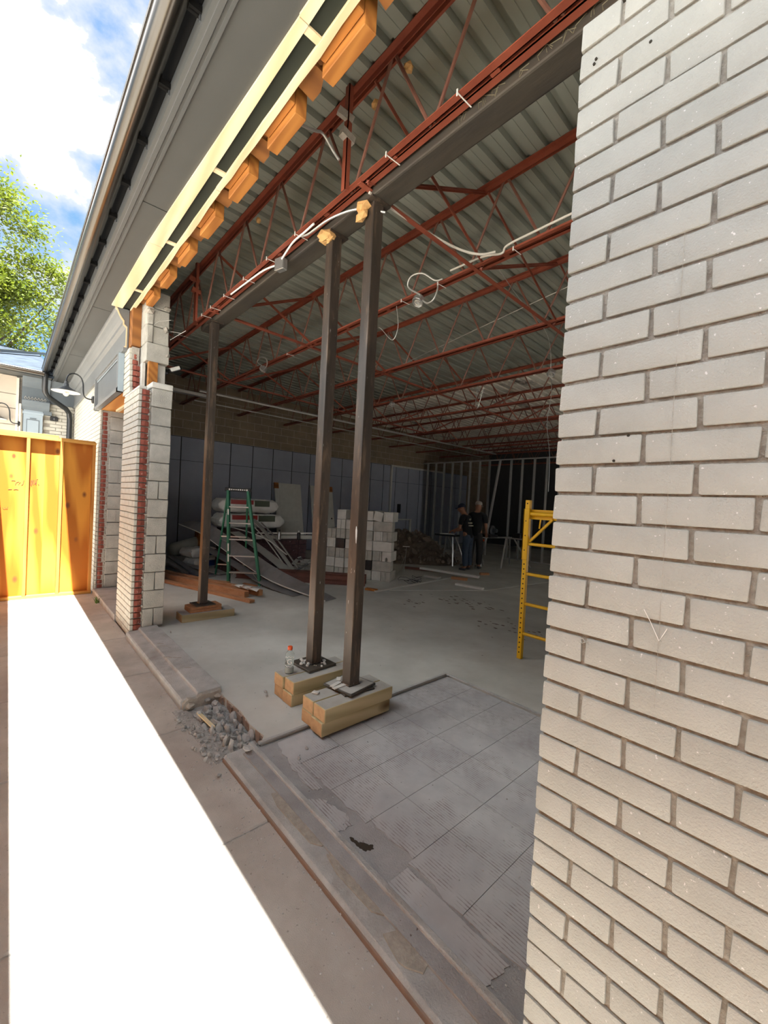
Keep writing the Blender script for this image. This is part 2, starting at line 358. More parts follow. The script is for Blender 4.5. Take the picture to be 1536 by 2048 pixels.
# ---- ground
struct('ground', MB().box(-60, 40, -60, 60, -.30, -.06), M['side'])
sw = struct_empty('sidewalk')
xs = [2.2, 1.5, .39, -.72, -1.83, -2.94, -4.05, -5.16, -6.27, -7.38, -8.49, -9.6, -11.1]
for a, b_ in zip(xs[:-1], xs[1:]):
    part('sidewalk_slab', MB().box(b_+.005, a-.005, -2.2, 1.015, -.06, 0), M['side'], sw, bevel=.006)
part('joint_filler', MB().box(-11.1, 2.2, -2.2, 1.0, -.06, -.007), M['gravel'], sw)
# ---- interior slab with the entry recess cut out
fl = struct('floor', MB().prism([(-11.0, 1.25), (-6.0, 1.27), (-3.3, 1.275), (-3.05, 1.262), (-2.8, 1.272), (-2.6, 1.25), (-2.42, 1.262), (-2.37, 1.22), (-2.36, 3.03), (-.2, 3.03), (-.2, 1.3), (2.2, 1.3), (2.2, 16.2), (-11.0, 16.2)], -.06, FZ), M['slab'])
part('entry_floor', MB().box(-2.36, -.2, 1.1, 3.03, -.05, .045), M['entry'], fl)
part('joint_strip', MB().bar((-2.365, 1.2, .068), (-2.365, 3.03, .068), .022, .012).bar((-2.36, 3.03, .068), (-.2, 3.03, .068), .022, .012), M['sill'], fl)
rnd = random.Random(3)
def tile(poly):
    # jagged outline between corner points
    out = []
    for i, (x, y) in enumerate(poly):
        x2, y2, j = *poly[(i+1) % len(poly)][:2], poly[i][2] if len(poly[i]) > 2 else 0
        out.append((x, y))
        if j:
            for k in (.2, .4, .6, .8):
                out.append((x+(x2-x)*k+rnd.uniform(-j, j), y+(y2-y)*k+rnd.uniform(-j, j)))
    return part('floor_tile', MB().prism(out, .04, .051), M['tile'], fl)
def tile(pts):
    out = []; n = len(pts)
    for i in range(n):
        x, y = pts[i][0], pts[i][1]; j = pts[i][2] if len(pts[i]) > 2 else 0; x2, y2 = pts[(i+1) % n][:2]
        out.append((x, y))
        if j:
            for k in (.17, .33, .5, .67, .83):
                out.append((x+(x2-x)*k+rnd.uniform(-j, j), y+(y2-y)*k+rnd.uniform(-j, j)))
    return part('floor_tile', MB().prism(out, .04, .049), M['tile'], fl)
G = .0014
tx = [-2.345, -2.06, -1.765, -1.47, -1.185, -.89, -.60, -.31]
ty = [1.325, 1.61, 1.90, 2.19, 2.48, 2.77, 3.02]
for i in range(len(tx)-1):
    for j in range(len(ty)-1):
        x0, x1, y0, y1 = tx[i]+G, tx[i+1]-G, ty[j]+G, ty[j+1]-G
        if i == 0 and j == 0: continue
        if i == 3 and j == 0: y0 = 1.36
        jj = .012 if j == 0 else 0
        tile([(x0, y0, jj), (x1, y0), (x1, y1), (x0, y1)])
tile([(-2.33, 1.31, .01), (-2.08, 1.26, .012), (-1.83, 1.25, .012), (-1.80, 1.30), (-2.06, 1.315), (-2.07, 1.6), (-2.34, 1.6)])
tile([(-1.78, 1.19, .012), (-1.52, 1.17, .012), (-1.50, 1.27, .012), (-1.58, 1.29, .012), (-1.74, 1.25, .012)])
tile([(-1.17, 1.185, .008), (-.95, 1.18, .008), (-.70, 1.19, .008), (-.68, 1.31), (-1.17, 1.31)])
mb = MB()
for cx_, cy_, rx_, ry_, q in ((-1.375, 1.235, .026, .020, 0), (-1.405, 1.222, .022, .010, 2), (-1.435, 1.218, .020, .008, 4), (-1.352, 1.252, .016, .018, 5)):
    mb.prism([(cx_+rx_*math.cos(t_*.45)*(1+.25*math.sin(3*t_+q)), cy_+ry_*math.sin(t_*.45)*(1+.25*math.cos(2*t_+q))) for t_ in range(14)], .0452, .0458+.0002*q)
part('wet_patch', mb, M['wetstain'], fl)
# newer concrete patch and dark stains on the slab
part('floor_patch', MB().prism([(-5.30, 5.05), (-4.40, 6.66), (-4.15, 9.6), (-5.55, 9.2), (-5.60, 8.3)], FZ-.005, FZ+.008), M['slab'], fl)
def stains(c, n, sx, sy, s):
    mb = MB()
    for k in range(n):
        x = c[0]+rnd.gauss(0, sx); y = c[1]+rnd.gauss(0, sy); r_ = s*rnd.uniform(.4, 1.3); a0 = rnd.uniform(0, 6)
        mb.prism([(x+r_*math.cos(a0+q)*rnd.uniform(.5, 1.6), y+r_*.6*math.sin(a0+q)*rnd.uniform(.5, 1.3)) for q in (0, 1.05, 2.1, 3.15, 4.2, 5.25)], FZ, FZ+.0006)
    return mb
part('floor_stain', stains((-4.0, 5.55), 40, .42, .12, .035), M['stain'], fl, kind='stuff')
part('floor_stain', stains((-4.45, 4.75), 12, .10, .10, .03), M['stain'], fl, kind='stuff')
part('floor_stain', stains((-2.75, 4.9), 30, .30, .18, .03), M['stain'], fl, kind='stuff')
# ---- sills along the wall line
s1 = struct('trim_1', MB().prism([(.985, -.05), (.985, .062), (1.0, .072), (1.10, .078), (1.108, .100), (1.285, .106), (1.285, -.05)], -5.115, -3.20, 'x'), M['sill'], bevel=.004)
part('broken_end', MB().prism([(1.0, -.04), (.995, .05), (1.03, .078), (1.09, .07), (1.13, .092), (1.2, .085), (1.27, .095), (1.275, .02), (1.22, -.04)], -3.21, -3.165, 'x').rock((-3.18, 1.04, .03), .05, 5).rock((-3.18, 1.25, .05), .045, 6), M['mortar_pale'], s1)
part('core_stain', MB().rock((-3.165, 1.17, .04), .034, 8), M['gravel'], s1)
mb = MB()
for k, (x, y, L) in enumerate([(-4.35, 1.19, .16), (-4.28, 1.21, .07), (-3.98, 1.20, .14), (-4.45, 1.16, .07), (-4.05, 1.12, .09), (-3.7, 1.2, .10)]):
    mb.obox((x, y, .1005), (L*.8, .014, .006), rotz(.85))
part('mortar_smear', mb, M['mortar'], s1)
s2 = struct('trim_2', MB().prism([(1.005, -.05), (1.005, .022), (1.02, .032), (1.155, .036), (1.165, .055), (1.19, .056), (1.192, -.05)], -2.43, -.30, 'x'), M['sill'], bevel=.003)
part('reddish_edge', MB().box(-2.42, -.30, .998, 1.006, -.01, .02), M['brickred_edge'], s2)
mb = MB()
for (x0, x1, y0, y1) in [(-1.95, -1.5, 1.075, 1.15), (-1.45, -1.08, 1.085, 1.15), (-1.04, -.86, 1.05, 1.155)]:
    mb.prism([(x0, y0), (x0+.1, y0-.02), (x1-.05, y0-.012), (x1, y0+.02), (x1-.02, y1), (x0+.05, y1)], .034, .040)
part('mortar_skim', mb, M['mortar_pale'], s2)
s3 = struct('trim_3', MB().box(-7.62, -5.88, 1.0, 1.32, -.05, .075), M['sill'], bevel=.008)
# trench bed between the two sills
single('gravel_bed', MB().prism([(-3.2, .93), (-2.8, .95), (-2.42, .96), (-2.42, 1.24), (-2.8, 1.262), (-3.2, 1.27)], -.05, .004), M['gravel'], 'loose grey gravel in the broken-out gap between the two sills', 'gravel')['kind'] = 'stuff'

mb = MB(); rr = random.Random(4); x = -3.18
while x < -2.42:
    w_ = rr.uniform(.03, .09); yy = 1.262+rr.uniform(-.012, .004); mb.box(x, x+w_, yy, yy+.05, -.03, .062+rr.uniform(-.012, .004)); x += w_+.002
part('broken_edge', mb, M['slab_edge'], fl)
# ---- brick helper meshes
def brick_mesh(L, h, d, material, seed, bev=.0045):
    mb = MB().box(0, L, 0, d, 0, h); r_ = random.Random(seed); mb.v = [(x+r_.uniform(-.002, .002), y+r_.uniform(-.0015, .0015), z+r_.uniform(-.0015, .0015)) for x, y, z in mb.v]
    return mesh_of('brick', mb, material, True, bev, 2)
JT = .0085
MOD = .195
full = [brick_mesh(MOD-JT, H-JT, .06, M['paint'], s) for s in range(4)]
half = [brick_mesh(MOD/2-JT, H-JT, .06, M['paint'], s+10) for s in range(3)]
# ---- right brick wall
wr = struct('wall_right', MB().box(-.480, 2.2, 1.0275, 1.36, -.05, 2.787), M['mortar'])
top_course = 41
for k in range(top_course):
    z = 2.80 - (k+1)*H + JT/2
    if z < -.05: break
    x = -.487; first = (k % 2 == 0)
    # course 1 below the top starts with a long brick, alternating
    n = 0
    while x < .88:
        if first and n == 0: me, L = half[(k) % 3], MOD/2
        else: me, L = full[(k*3+n) % 4], MOD
        inst(me, 'brick', (x, 1.0195+rnd.uniform(-.0012, .0012), z+rnd.uniform(-.0015, .0015)), wr)
        x += L; n += 1
mb = MB()
for k in range(top_course):
    z = 2.80-(k+1)*H+JT/2; x = .88+(.0 if k % 2 else .1)
    while x < 2.15: mb.box(x, x+MOD-JT, 1.02, 1.05, z, z+H-JT); x += MOD
part('brick_courses', mb, M['paint'], wr, kind='stuff')
part('scratched_letter', MB().tube([(-.273, 1.018, 1.403), (-.260, 1.018, 1.38), (-.242, 1.018, 1.343), (-.236, 1.018, 1.356), (-.229, 1.018, 1.372)], .0007, 5), M['scratch'], wr)
mb = MB().tube([(-.401, 1.019, 1.302), (-.397, 1.019, 1.306), (-.389, 1.019, 1.30), (-.382, 1.019, 1.293), (-.377, 1.019, 1.297), (-.381, 1.019, 1.303), (-.389, 1.019, 1.299), (-.397, 1.019, 1.294)], .0013, 5, ring=True)
part('paint_drip', mb, M['paint'], wr)
part('pencil_line', MB().tube([(-.244, 1.0192, 2.2), (-.243, 1.0192, 1.2)], .0004, 4), M['mortar'], wr)
mb = MB()
for (x, z) in [(-.325, 1.78), (-.352, 1.725), (-.331, 2.643), (-.448, 2.693), (-.452, 2.684)]: mb.lathe([(.0032, 0), (.0032, .004)], (x, 1.0215, z), 8, Matrix.Rotation(PI/2, 3, 'X'))
part('drill_hole', mb, M['hole'], wr)

# ---- left pier: painted veneer bricks in front, cut red bricks and block behind
wl = struct('wall_front', MB().box(-5.86, -5.15, 1.03, 1.34, -.05, 2.70), M['mortar_pale'])
PX0, PX1 = -5.88, -5.112
PM = .192
pfull = [brick_mesh(PM-.009, H-.010, .03, M['paint_far'], 30+s, .003) for s in range(3)]
phalf = [brick_mesh(PM/2-.009, H-.010, .03, M['paint_far'], 40+s, .003) for s in range(2)]
rows = 40
for k in range(rows):
    z = .0 + k*H+.006
    if k % 2: xs_ = [(PX0, 1), (PX0+PM/2, 2), (PX0+PM*1.5, 2), (PX0+PM*2.5, 2), (PX0+PM*3.5, 1)]
    else: xs_ = [(PX0+PM*i, 2) for i in range(4)]
    for x, n in xs_:
        inst((phalf if n == 1 else pfull)[k % 2], 'brick', (x, 1.02, z), wl)
redm = [mesh_of('red_brick', (lambda q: q)(MB().prism([(-.10, 0), (.0+random.Random(s).uniform(-.012, .004), 0), (.004, .03), (random.Random(s+5).uniform(-.03, 0), .075), (-.10, .075)], 0, H-.012)), M['redbrick'], False, .004) for s in range(5)]
for k in range(1, rows):
    o = inst(redm[k % 5], 'red_brick', (PX1-.004+rnd.uniform(-.012, .006), 1.053, k*H+.006), wl)
def cmu_mesh(L, d, h, material, bev=.006, seed=0):
    r_ = random.Random(seed); mb = MB().box(-L, 0, 0, d, 0, h); mb.v = [(x+r_.uniform(-.006, .006), y+r_.uniform(-.004, .004), z+r_.uniform(-.002, .002)) for x, y, z in mb.v]
    return mesh_of('concrete_block', mb, material, False, bev)
cb = [cmu_mesh(.70, .205, .196, M['cmu'], seed=s) for s in range(3)]
cbh = [cmu_mesh(.70, .100, .196, M['cmu'], seed=9+s) for s in range(2)]
for k in range(13):
    z = .10+k*.203
    if k in (0, 2, 4, 7): 
        inst(cbh[0], 'concrete_block', (PX1+.002, 1.142, z), wl); inst(cbh[1], 'concrete_block', (PX1+.003, 1.249, z), wl)
    else: inst(cb[k % 3], 'concrete_block', (PX1+rnd.uniform(-.006, .006), 1.143, z), wl)
# broken mortar between wythes
mb = MB()
for k in range(34): mb.rock((PX1-.02+rnd.uniform(-.01, .01), 1.133+rnd.uniform(-.006, .006), .1+k*.078), .022, 60+k, 1)
part('mortar_ridge', mb, M['mortar_pale'], wl)
part('cap_block', MB().box(-5.80, -5.105, 1.14, 1.352, 2.738, 2.80).box(-5.86, -5.14, 1.022, 1.10, 2.71, 2.742), M['cmu_pale'], wl, bevel=.006)
# upper remains above the notch
up = struct_empty('wall_upper')
ub = cmu_mesh(.42, .235, .196, M['cmu'], .006, 31); ub2 = cmu_mesh(.42, .05, .196, M['cmu'], .008, 32); ub3 = cmu_mesh(.40, .17, .196, M['cmu'], .008, 33)
inst(ub, 'concrete_block', (-5.40, 1.135, 3.10), up, scale=(1, 1, 1.05))
for k in range(1, 4):
    inst(ub2, 'concrete_block', (-5.405, 1.13, 3.11+k*.203), up, scale=(1, 1.3, 1)); inst(ub3, 'concrete_block', (-5.43, 1.20, 3.11+k*.203), up)
part('block_web', MB().box(-5.86, -5.73, 1.125, 1.36, 2.74, 3.9), M['cmu'], up)
part('mortar_lump', MB().rock((-5.42, 1.16, 3.66), .06, 5).rock((-5.43, 1.33, 3.5), .05, 15).rock((-5.42, 1.35, 3.2), .05, 16).rock((-5.45, 1.34, 3.75), .06, 19), M['mortar_pale'], up)
mb = MB().tube([(-5.42, 1.2, 3.52), (-5.38, 1.24, 3.56), (-5.33, 1.36, 3.60)], .003, 5).tube([(-5.42, 1.38, 3.5), (-5.38, 1.48, 3.50)], .003, 5).tube([(-5.42, 1.38, 3.40), (-5.30, 1.44, 3.45), (-5.25, 1.5, 3.5)], .003, 5)
part('tie_wire', mb, M['conduit'], up)
part('stub_stud', MB().box(-5.50, -5.42, 1.17, 1.262, 2.78, 3.10), M['orange'], up)
part('block_wing', MB().box(-5.70, -5.55, 1.128, 1.16, 2.74, 3.10).box(-5.70, -5.5, 1.27, 1.36, 2.74, 3.10), M['cmu_pale'], up)
part('sheathing', MB().box(-5.90, -5.66, 1.035, 1.125, 3.30, 3.80), M['orange_d'], up)
for k in range(8):
    z = 2.745+k*H
    x1 = -5.60-.012*k+rnd.uniform(-.01, .01)
    inst(pfull[k % 3], 'brick', (x1-.19, 1.02, z), up); inst(pfull[(k+1) % 3], 'brick', (x1-.385, 1.02, z), up)
    inst(redm[(k+2) % 5], 'red_brick', (x1, 1.053, z), up)
part('brick_backing', MB().box(-6.0, -5.68, 1.045, 1.12, 2.74, 3.29), M['mortar_pale'], up)

# ---- far facade beyond the doorway
wf = struct('wall_outer', MB().box(-11.1, -7.625, 1.03, 1.125, -.05, 3.30), M['mortar_pale'])
mb = MB()
for k in range(49):
    z = k*H+.005; x = -7.605-(0 if k % 2 else .096)
    if k % 2 == 0: mb.box(-7.605, -7.605-.087, 1.02, 1.04, z, z+H-.010)
    while x > -10.95: mb.box(x, x-.183, 1.02, 1.04, z, z+H-.010); x -= .192
part('brick_courses', mb, M['paint_far'], wf, kind='stuff')
for k in range(41): inst(redm[k % 5], 'red_brick', (-7.61+rnd.uniform(-.01, .006), 1.053, k*H+.006), wf)
cj = [cmu_mesh(.30, .60, .196, M['cmu'], seed=60+s) for s in range(3)]
for k in range(14):
    inst(cj[k % 3], 'concrete_block', (-7.605+rnd.uniform(-.006, .006), 1.15, .08+k*.203), wf)
mb = MB()
for k in range(30): mb.rock((-7.62, 1.138, .1+k*.09), .02, 160+k, 1)
mb.box(-7.9, -7.618, 1.12, 1.155, 0, 2.8).box(-7.601, -7.598, 1.29, 1.297, 2.24, 2.48).box(-7.601, -7.598, 1.27, 1.277, 1.7, 1.9).box(-7.601, -7.598, 1.26, 1.267, 1.08, 1.27)
part('mortar_ridge', mb, M['mortar'], wf)
# door head
part('head_plywood', MB().box(-7.62, -5.86, 1.03, 1.42, 2.80, 2.83), M['plyorange'], wf)
part('head_cleat', MB().box(-7.4, -5.95, 1.18, 1.22, 2.77, 2.80), M['cream'], wf)
part('head_block', MB().box(-7.62, -5.86, 1.06, 1.42, 2.83, 3.30), M['cmu'], wf)
# interior left, back and right walls
wleft = struct('wall_left', MB().box(-11.25, -10.86, 1.13, 16.2, -.05, 4.60), M['cmu_old'])
ys = [1.14, 1.55, 2.16, 2.76, 3.10, 3.72, 4.32, 4.93, 5.53, 6.14, 6.75, 7.36, 7.95, 8.57, 9.16, 9.75, 10.35, 11.0, 11.6, 12.3, 13.0, 13.8, 14.6]
for a, b_ in zip(ys[:-1], ys[1:]):
    part('wall_panel', MB().box(-10.86, -10.835, a+.012, b_-.012, .08, 2.40), M['greywall'], wleft)
    part('wall_panel', MB().box(-10.86, -10.835, a+.012, b_-.012, 2.41, 2.97), M['greywall'], wleft)
part('panel_backing', MB().box(-10.862, -10.845, 1.14, 14.6, .07, 2.985), M['seam'], wleft)
mb = MB()
for k in range(8):
    z = 2.99+k*.203
    mb.box(-10.864, -10.858, 1.14, 16, z-.005, z+.005)
    y = 1.3+(.2 if k % 2 else 0)
    while y < 16: mb.box(-10.864, -10.858, y-.005, y+.005, z, z+.203); y += .406
part('block_joint', mb, M['mortar'], wleft)
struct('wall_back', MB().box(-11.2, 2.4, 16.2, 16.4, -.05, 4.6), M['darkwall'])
struct('wall_side', MB().box(2.2, 2.4, 1.05, 8.3, -.05, 4.6).box(2.2, 2.4, 10.5, 16.2, -.05, 4.6).box(2.2, 2.4, 8.3, 10.5, 2.6, 4.6), M['cmu_old'])   # unseen doorway gap, added so daylight brightens the back of the hall

# ---- roof deck: ribbed sheets on joists, falling slightly to the back
def deck_z(y): return 4.455-.02*(y-1.74)
RP = .186
def deck_panel(x0, n, y0, y1, name, material):
    prof = []
    for i in range(n):
        a = x0+i*RP
        prof += [(a, .0), (a+.056, .0), (a+.059, .004), (a+.062, .0), (a+.122, 0), (a+.132, .046), (a+.176, .046)]
    prof.append((x0+n*RP, 0))
    vs_ = []; fs = []
    for (x, dz) in prof: vs_ += [(x, y0, deck_z(y0)+dz), (x, y1, deck_z(y1)+dz)]
    for i in range(len(prof)-1): fs.append((2*i, 2*i+1, 2*i+3, 2*i+2))
    return MB().add(vs_, fs)
ceil = struct('ceiling', MB().add([(-11.2, 1.0, deck_z(1.0)+.05), (2.4, 1.0, deck_z(1.0)+.05), (2.4, 16.4, deck_z(16.4)+.05), (-11.2, 16.4, deck_z(16.4)+.05), (-11.2, 1.0, 4.68), (2.4, 1.0, 4.68), (2.4, 16.4, 4.68), (-11.2, 16.4, 4.68)],
    [(0, 3, 2, 1), (4, 5, 6, 7), (0, 1, 5, 4), (1, 2, 6, 5), (2, 3, 7, 6), (3, 0, 4, 7)]), M['darkwall'])
for i in range(18):
    x0 = -1.432+RP*(-51+i*4)
    if x0 > 2.0: break
    x0 = -1.612+.186-.0+RP*(4*i-52)+.0
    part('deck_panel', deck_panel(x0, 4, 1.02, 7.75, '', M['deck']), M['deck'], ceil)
    part('deck_panel', deck_panel(x0, 4, 7.75, 16.2, '', M['deck_lit']), M['deck_lit'], ceil)

# ---- eave: soffit, nailers, blocking, cornice
ev = struct('trim_4', MB().prism([(.50, 3.90), (.56, 3.885), (.60, 3.84), (.66, 3.82), (1.0, 3.86), (1.0, 4.50), (1.3, 4.56), (1.3, 4.70), (.95, 4.68)], -11.12, 2.2, 'x'), M['eaveblack'])
SZ = 3.75
sx = [2.2, 1.33, -1.13, -3.59, -6.06, -8.50, -11.12]
for a, b_ in zip(sx[:-1], sx[1:]):
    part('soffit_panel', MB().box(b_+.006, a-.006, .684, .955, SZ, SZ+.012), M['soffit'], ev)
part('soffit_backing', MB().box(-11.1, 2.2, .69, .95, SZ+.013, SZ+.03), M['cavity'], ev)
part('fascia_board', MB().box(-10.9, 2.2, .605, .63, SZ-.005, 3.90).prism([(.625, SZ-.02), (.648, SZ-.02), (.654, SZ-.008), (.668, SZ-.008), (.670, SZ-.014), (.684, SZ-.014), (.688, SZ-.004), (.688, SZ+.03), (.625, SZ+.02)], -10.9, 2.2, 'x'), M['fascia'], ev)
xs_ = [2.2, .72, -1.72, -4.1, -5.80]
for a, b_ in zip(xs_[:-1], xs_[1:]):
    d_ = rnd.uniform(-.004, .004)
    mb = MB(); n = 8; pts = [(b_+.002+(a-b_-.004)*i/n) for i in range(n+1)]
    poly = [(x, min(.935, max(.842, .841+(x+4.05)*.027))+d_) for x in pts] + [(x, .953+rnd.uniform(-.003, .003)) for x in reversed(pts)]
    mb.prism(poly, SZ-.014, SZ-.001); part('nailer_board', mb, M['cream'], ev)
for a, b_ in ((2.2, -.9), (-.9, -3.05), (-3.05, -5.80)):
    n = 12; pts = [(b_+.002+(a-b_-.004)*i/n) for i in range(n+1)]
    poly = [(x, 1.028+rnd.uniform(-.002, .002)) for x in pts] + [(x, 1.064+rnd.uniform(-.006, .004)) for x in reversed(pts)]
    part('nailer_board', MB().prism(poly, SZ-.014, SZ+.07), M['cream'], ev)
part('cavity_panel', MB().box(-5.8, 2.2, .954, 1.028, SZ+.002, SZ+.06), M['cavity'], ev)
for x in (1.65, .55, -.62, -1.75, -2.89, -3.99, -5.18):
    part('noggin', MB().box(x-.018, x+.022, .952, 1.03, SZ-.010, SZ+.06), M['cream'], ev)
k = 0; x = 1.45
while x > -5.45:
    a, b_ = x-.335, x
    part('blocking', MB().box(a+.03, b_, 1.066, 1.106, SZ-.004, SZ+.25).box(a, b_, 1.108, 1.178, SZ-.048, SZ+.30), M['orange'], ev, bevel=.004)
    part('lookout', MB().prism([(a-.19, 1.07), (a-.05, 1.07), (a-.035, 1.10), (a-.04, 1.135), (a-.07, 1.16), (a-.13, 1.185), (a-.21, 1.185)], SZ+.03, SZ+.27), M['orange_d'], ev)
    part('torn_paper', MB().prism([(a-.02, 1.07), (a+.05, 1.08), (a+.05, 1.115), (a-.0, 1.14), (a-.03, 1.11)], SZ+.04, SZ+.2), M['orange_d'], ev)
    k += 1; x -= .592
part('roof_edge_board', MB().box(-5.6, 2.2, 1.19, 1.225, SZ+.30, 4.50), M['orange_d'], ev)
cn = struct('trim_5', MB().prism([(1.03, 3.27), (.985, 3.27), (.985, 3.31), (.999, 3.32), (.999, 3.53), (.985, 3.545), (.965, 3.56), (.965, 3.60), (.94, 3.63), (.918, 3.67), (.902, 3.71), (.885, 3.72), (.885, SZ), (1.03, SZ)], -11.05, -5.83, 'x'), M['frieze'])
part('sawn_end', MB().prism([(.985, 3.27), (.985, 3.31), (.999, 3.32), (.999, 3.53), (.985, 3.545), (.965, 3.56), (.965, 3.60), (.94, 3.63), (.918, 3.67), (.902, 3.71), (.885, 3.72), (.885, SZ), (.90, SZ), (.917, 3.715), (.933, 3.675), (.955, 3.64), (.98, 3.61), (.98, 3.57), (1.012, 3.545), (1.012, 3.27)], -5.832, -5.824, 'x'), M['creamz'], cn)
part('sawn_end', MB().box(-5.99, -5.822, .978, 1.02, 3.262, 3.30), M['frieze'], cn)

# ---- perpendicular wing at the far end
ww = struct('wall_wing', MB().box(-11.4, -11.115, -7, 1.03, -.05, 3.75), M['mortar_pale'])
mb = MB()
for k in range(31):
    z = 1.2+k*H+.004; y = .52+(0 if k % 2 else .1)
    while y < 1.02: mb.box(-11.11, -11.09, y, min(y+.19, 1.03), z, z+H-.009); y += .2
part('brick_courses', mb, M['paint_far'], ww, kind='stuff')
zz = [1.0, 1.6, 2.2, 2.78, 3.10, 3.38, 3.74]
for a, b_ in zip(zz[:-1], zz[1:]): part('wall_panel', MB().box(-11.11, -11.08, -7, .09, a+.006, b_-.006), M['panel_beige'], ww)
pl = part('pilaster', MB().box(-11.11, -11.0, .20, .50, .0, 3.10).box(-11.11, -10.985, .19, .51, 3.02, 3.07), M['bluewhite'], ww)
part('pilaster_panel', MB().box(-11.0, -10.994, .25, .45, 1.0, 2.92), M['slate'], pl)
part('pilaster_inset', MB().box(-10.996, -10.99, .262, .438, .9, 2.905), M['bluewhite'], pl)
part('plaque', MB().box(-10.99, -10.984, .30, .40, 2.93, 2.95), M['slate'], pl)
part('entablature', MB().prism([(-11.11, 3.10), (-11.0, 3.10), (-10.98, 3.16), (-10.93, 3.22), (-10.90, 3.27), (-10.90, 3.29), (-11.0, 3.30), (-11.0, 3.55), (-10.96, 3.60), (-10.90, 3.66), (-10.86, 3.74), (-11.11, 3.74)], .17, .60, 'y'), M['slate'], ww)
part('crown_return', MB().prism([(-11.11, 3.30), (-11.05, 3.30), (-11.05, 3.55), (-10.9, 3.74), (-11.11, 3.74)], .60, 1.02, 'y'), M['slate'], ww)
part('architrave', MB().box(-11.11, -10.99, .50, .64, 3.05, 3.12), M['slate'], ww)
mb = MB()
for k in range(7): mb.tube([(-10.94, .22+k*.05, 3.29), (-10.94, .205+k*.05, 3.32), (-10.94, .225+k*.05, 3.36), (-10.94, .24+k*.05, 3.32)], .004, 5, ring=True)
part('scroll_ornament', mb, M['trimwhite'], ww)
part('white_trim', MB().box(-11.09, -11.0, .085, .125, 0, 3.7).box(-11.09, -10.96, .135, .165, 0, 3.2).box(-11.09, -11.02, .125, .19, 0, 3.2), M['trimwhite'], ww)
part('wing_soffit', MB().box(-11.1, -10.45, -7, .62, 3.745, 3.76), M['soffit'], ww)
rf = struct('roof_wing', MB().add([(-10.45, -7, 3.80), (-10.45, .62, 3.80), (-17.5, .62, 5.85), (-17.5, -7, 5.85), (-10.45, -7, 3.70), (-10.45, .62, 3.70), (-17.5, .62, 5.7), (-17.5, -7, 5.7)], [(0, 1, 2, 3), (4, 7, 6, 5), (0, 4, 5, 1), (1, 5, 6, 2), (2, 6, 7, 3), (3, 7, 4, 0)]), M['roofsh'])
part('ridge_cap', MB().bar((-13.2, -.25, 4.66), (-16.0, .75, 5.5), .12, .06), M['gutter'], rf)
# wing gutter
part_g = thing('rain_gutter', 'bronze half-round gutter of the far wing, meeting the long gutter at the corner', 'gutter', (-10.4, 0, 3.8))
def half_round(r, n=10):
    return [(-r-.006, 0.0), (-r-.006, -.012)] + [(r*math.cos(PI+PI*i/n), -.012+r*math.sin(PI+PI*i/n)) for i in range(n+1)] + [(r, 0), (r-.006, 0)] + [((r-.006)*math.cos(PI*2-PI*i/n), -.012+(r-.006)*math.sin(PI*2-PI*i/n)) for i in range(n+1)]
part('trough', MB().prism([(-10.36+a, 3.76+z) for a, z in half_round(.06)], -7, .47, 'y'), M['gutter'], part_g, smooth=True)
part('front_lip', MB().tube([(-10.30, -7, 3.762), (-10.30, .45, 3.762)], .01, 8), M['gutter'], part_g, smooth=True)
# main gutter
gt = thing('rain_gutter', 'long bronze half-round gutter along the grey eave above the opening', 'gutter', (-3, .49, 3.8))
gy, gz, gr = .497, 3.845, .062
part('trough', MB().prism([(gy+a, gz+z) for a, z in half_round(gr, 14)], -10.42, 2.2, 'x'), M['gutter'], gt, smooth=True)
part('front_lip', MB().tube([(-10.42, gy-gr, gz+.002), (2.2, gy-gr, gz+.002)], .009, 8), M['gutter'], gt, smooth=True)
br = mesh_of('bracket', MB().box(-.018, .018, .545, .612, 3.80, 3.83).prism([(.555, 3.80), (.612, 3.80), (.612, 3.87)], -.004, .004, 'x'), M['eaveblack'])
brt = mesh_of('bracket_tab', MB().box(-.008, .008, .598, .611, 3.772, 3.80), M['shadegrey'])
xb = 1.37
while xb > -10.2:
    o = bpy.data.objects.new('bracket', br); C.objects.link(o); o.parent = gt; o.location = V((xb, 0, 0))-ROOT[gt.name]; ROOT[o.name] = V((xb, 0, 0))
    o2 = bpy.data.objects.new('bracket_tab', brt); C.objects.link(o2); o2.parent = o
    xb -= .495
dsp = thing('downspout', 'round black downspout bending back to the wall at the inner corner', 'downspout', (-10.6, .5, 3.7))
def smooth_path(pts, n=6):
    out = []
    for i in range(len(pts)-1):
        p0 = V(pts[max(i-1, 0)]); p1 = V(pts[i]); p2 = V(pts[i+1]); p3 = V(pts[min(i+2, len(pts)-1)])
        for k in range(n):
            s = k/n; out.append(.5*((2*p1)+(-p0+p2)*s+(2*p0-5*p1+4*p2-p3)*s*s+(-p0+3*p1-3*p2+p3)*s**3))
    out.append(V(pts[-1])); return out
part('pipe', MB().tube([(-10.42, .49, 3.80), (-10.45, .49, 3.50), (-10.47, .50, 3.42), (-10.55, .54, 3.36), (-10.75, .72, 3.28), (-10.90, .86, 3.22), (-10.97, .92, 3.15), (-10.99, .935, 3.02), (-10.99, .935, 0.0)], .047, 14), M['blackmetal'], dsp, smooth=True)
part('outlet', MB().lathe([(.06, 0), (.052, .05), (.052, .07)], (-10.42, .49, 3.75), 14), M['blackmetal'], dsp, smooth=True)

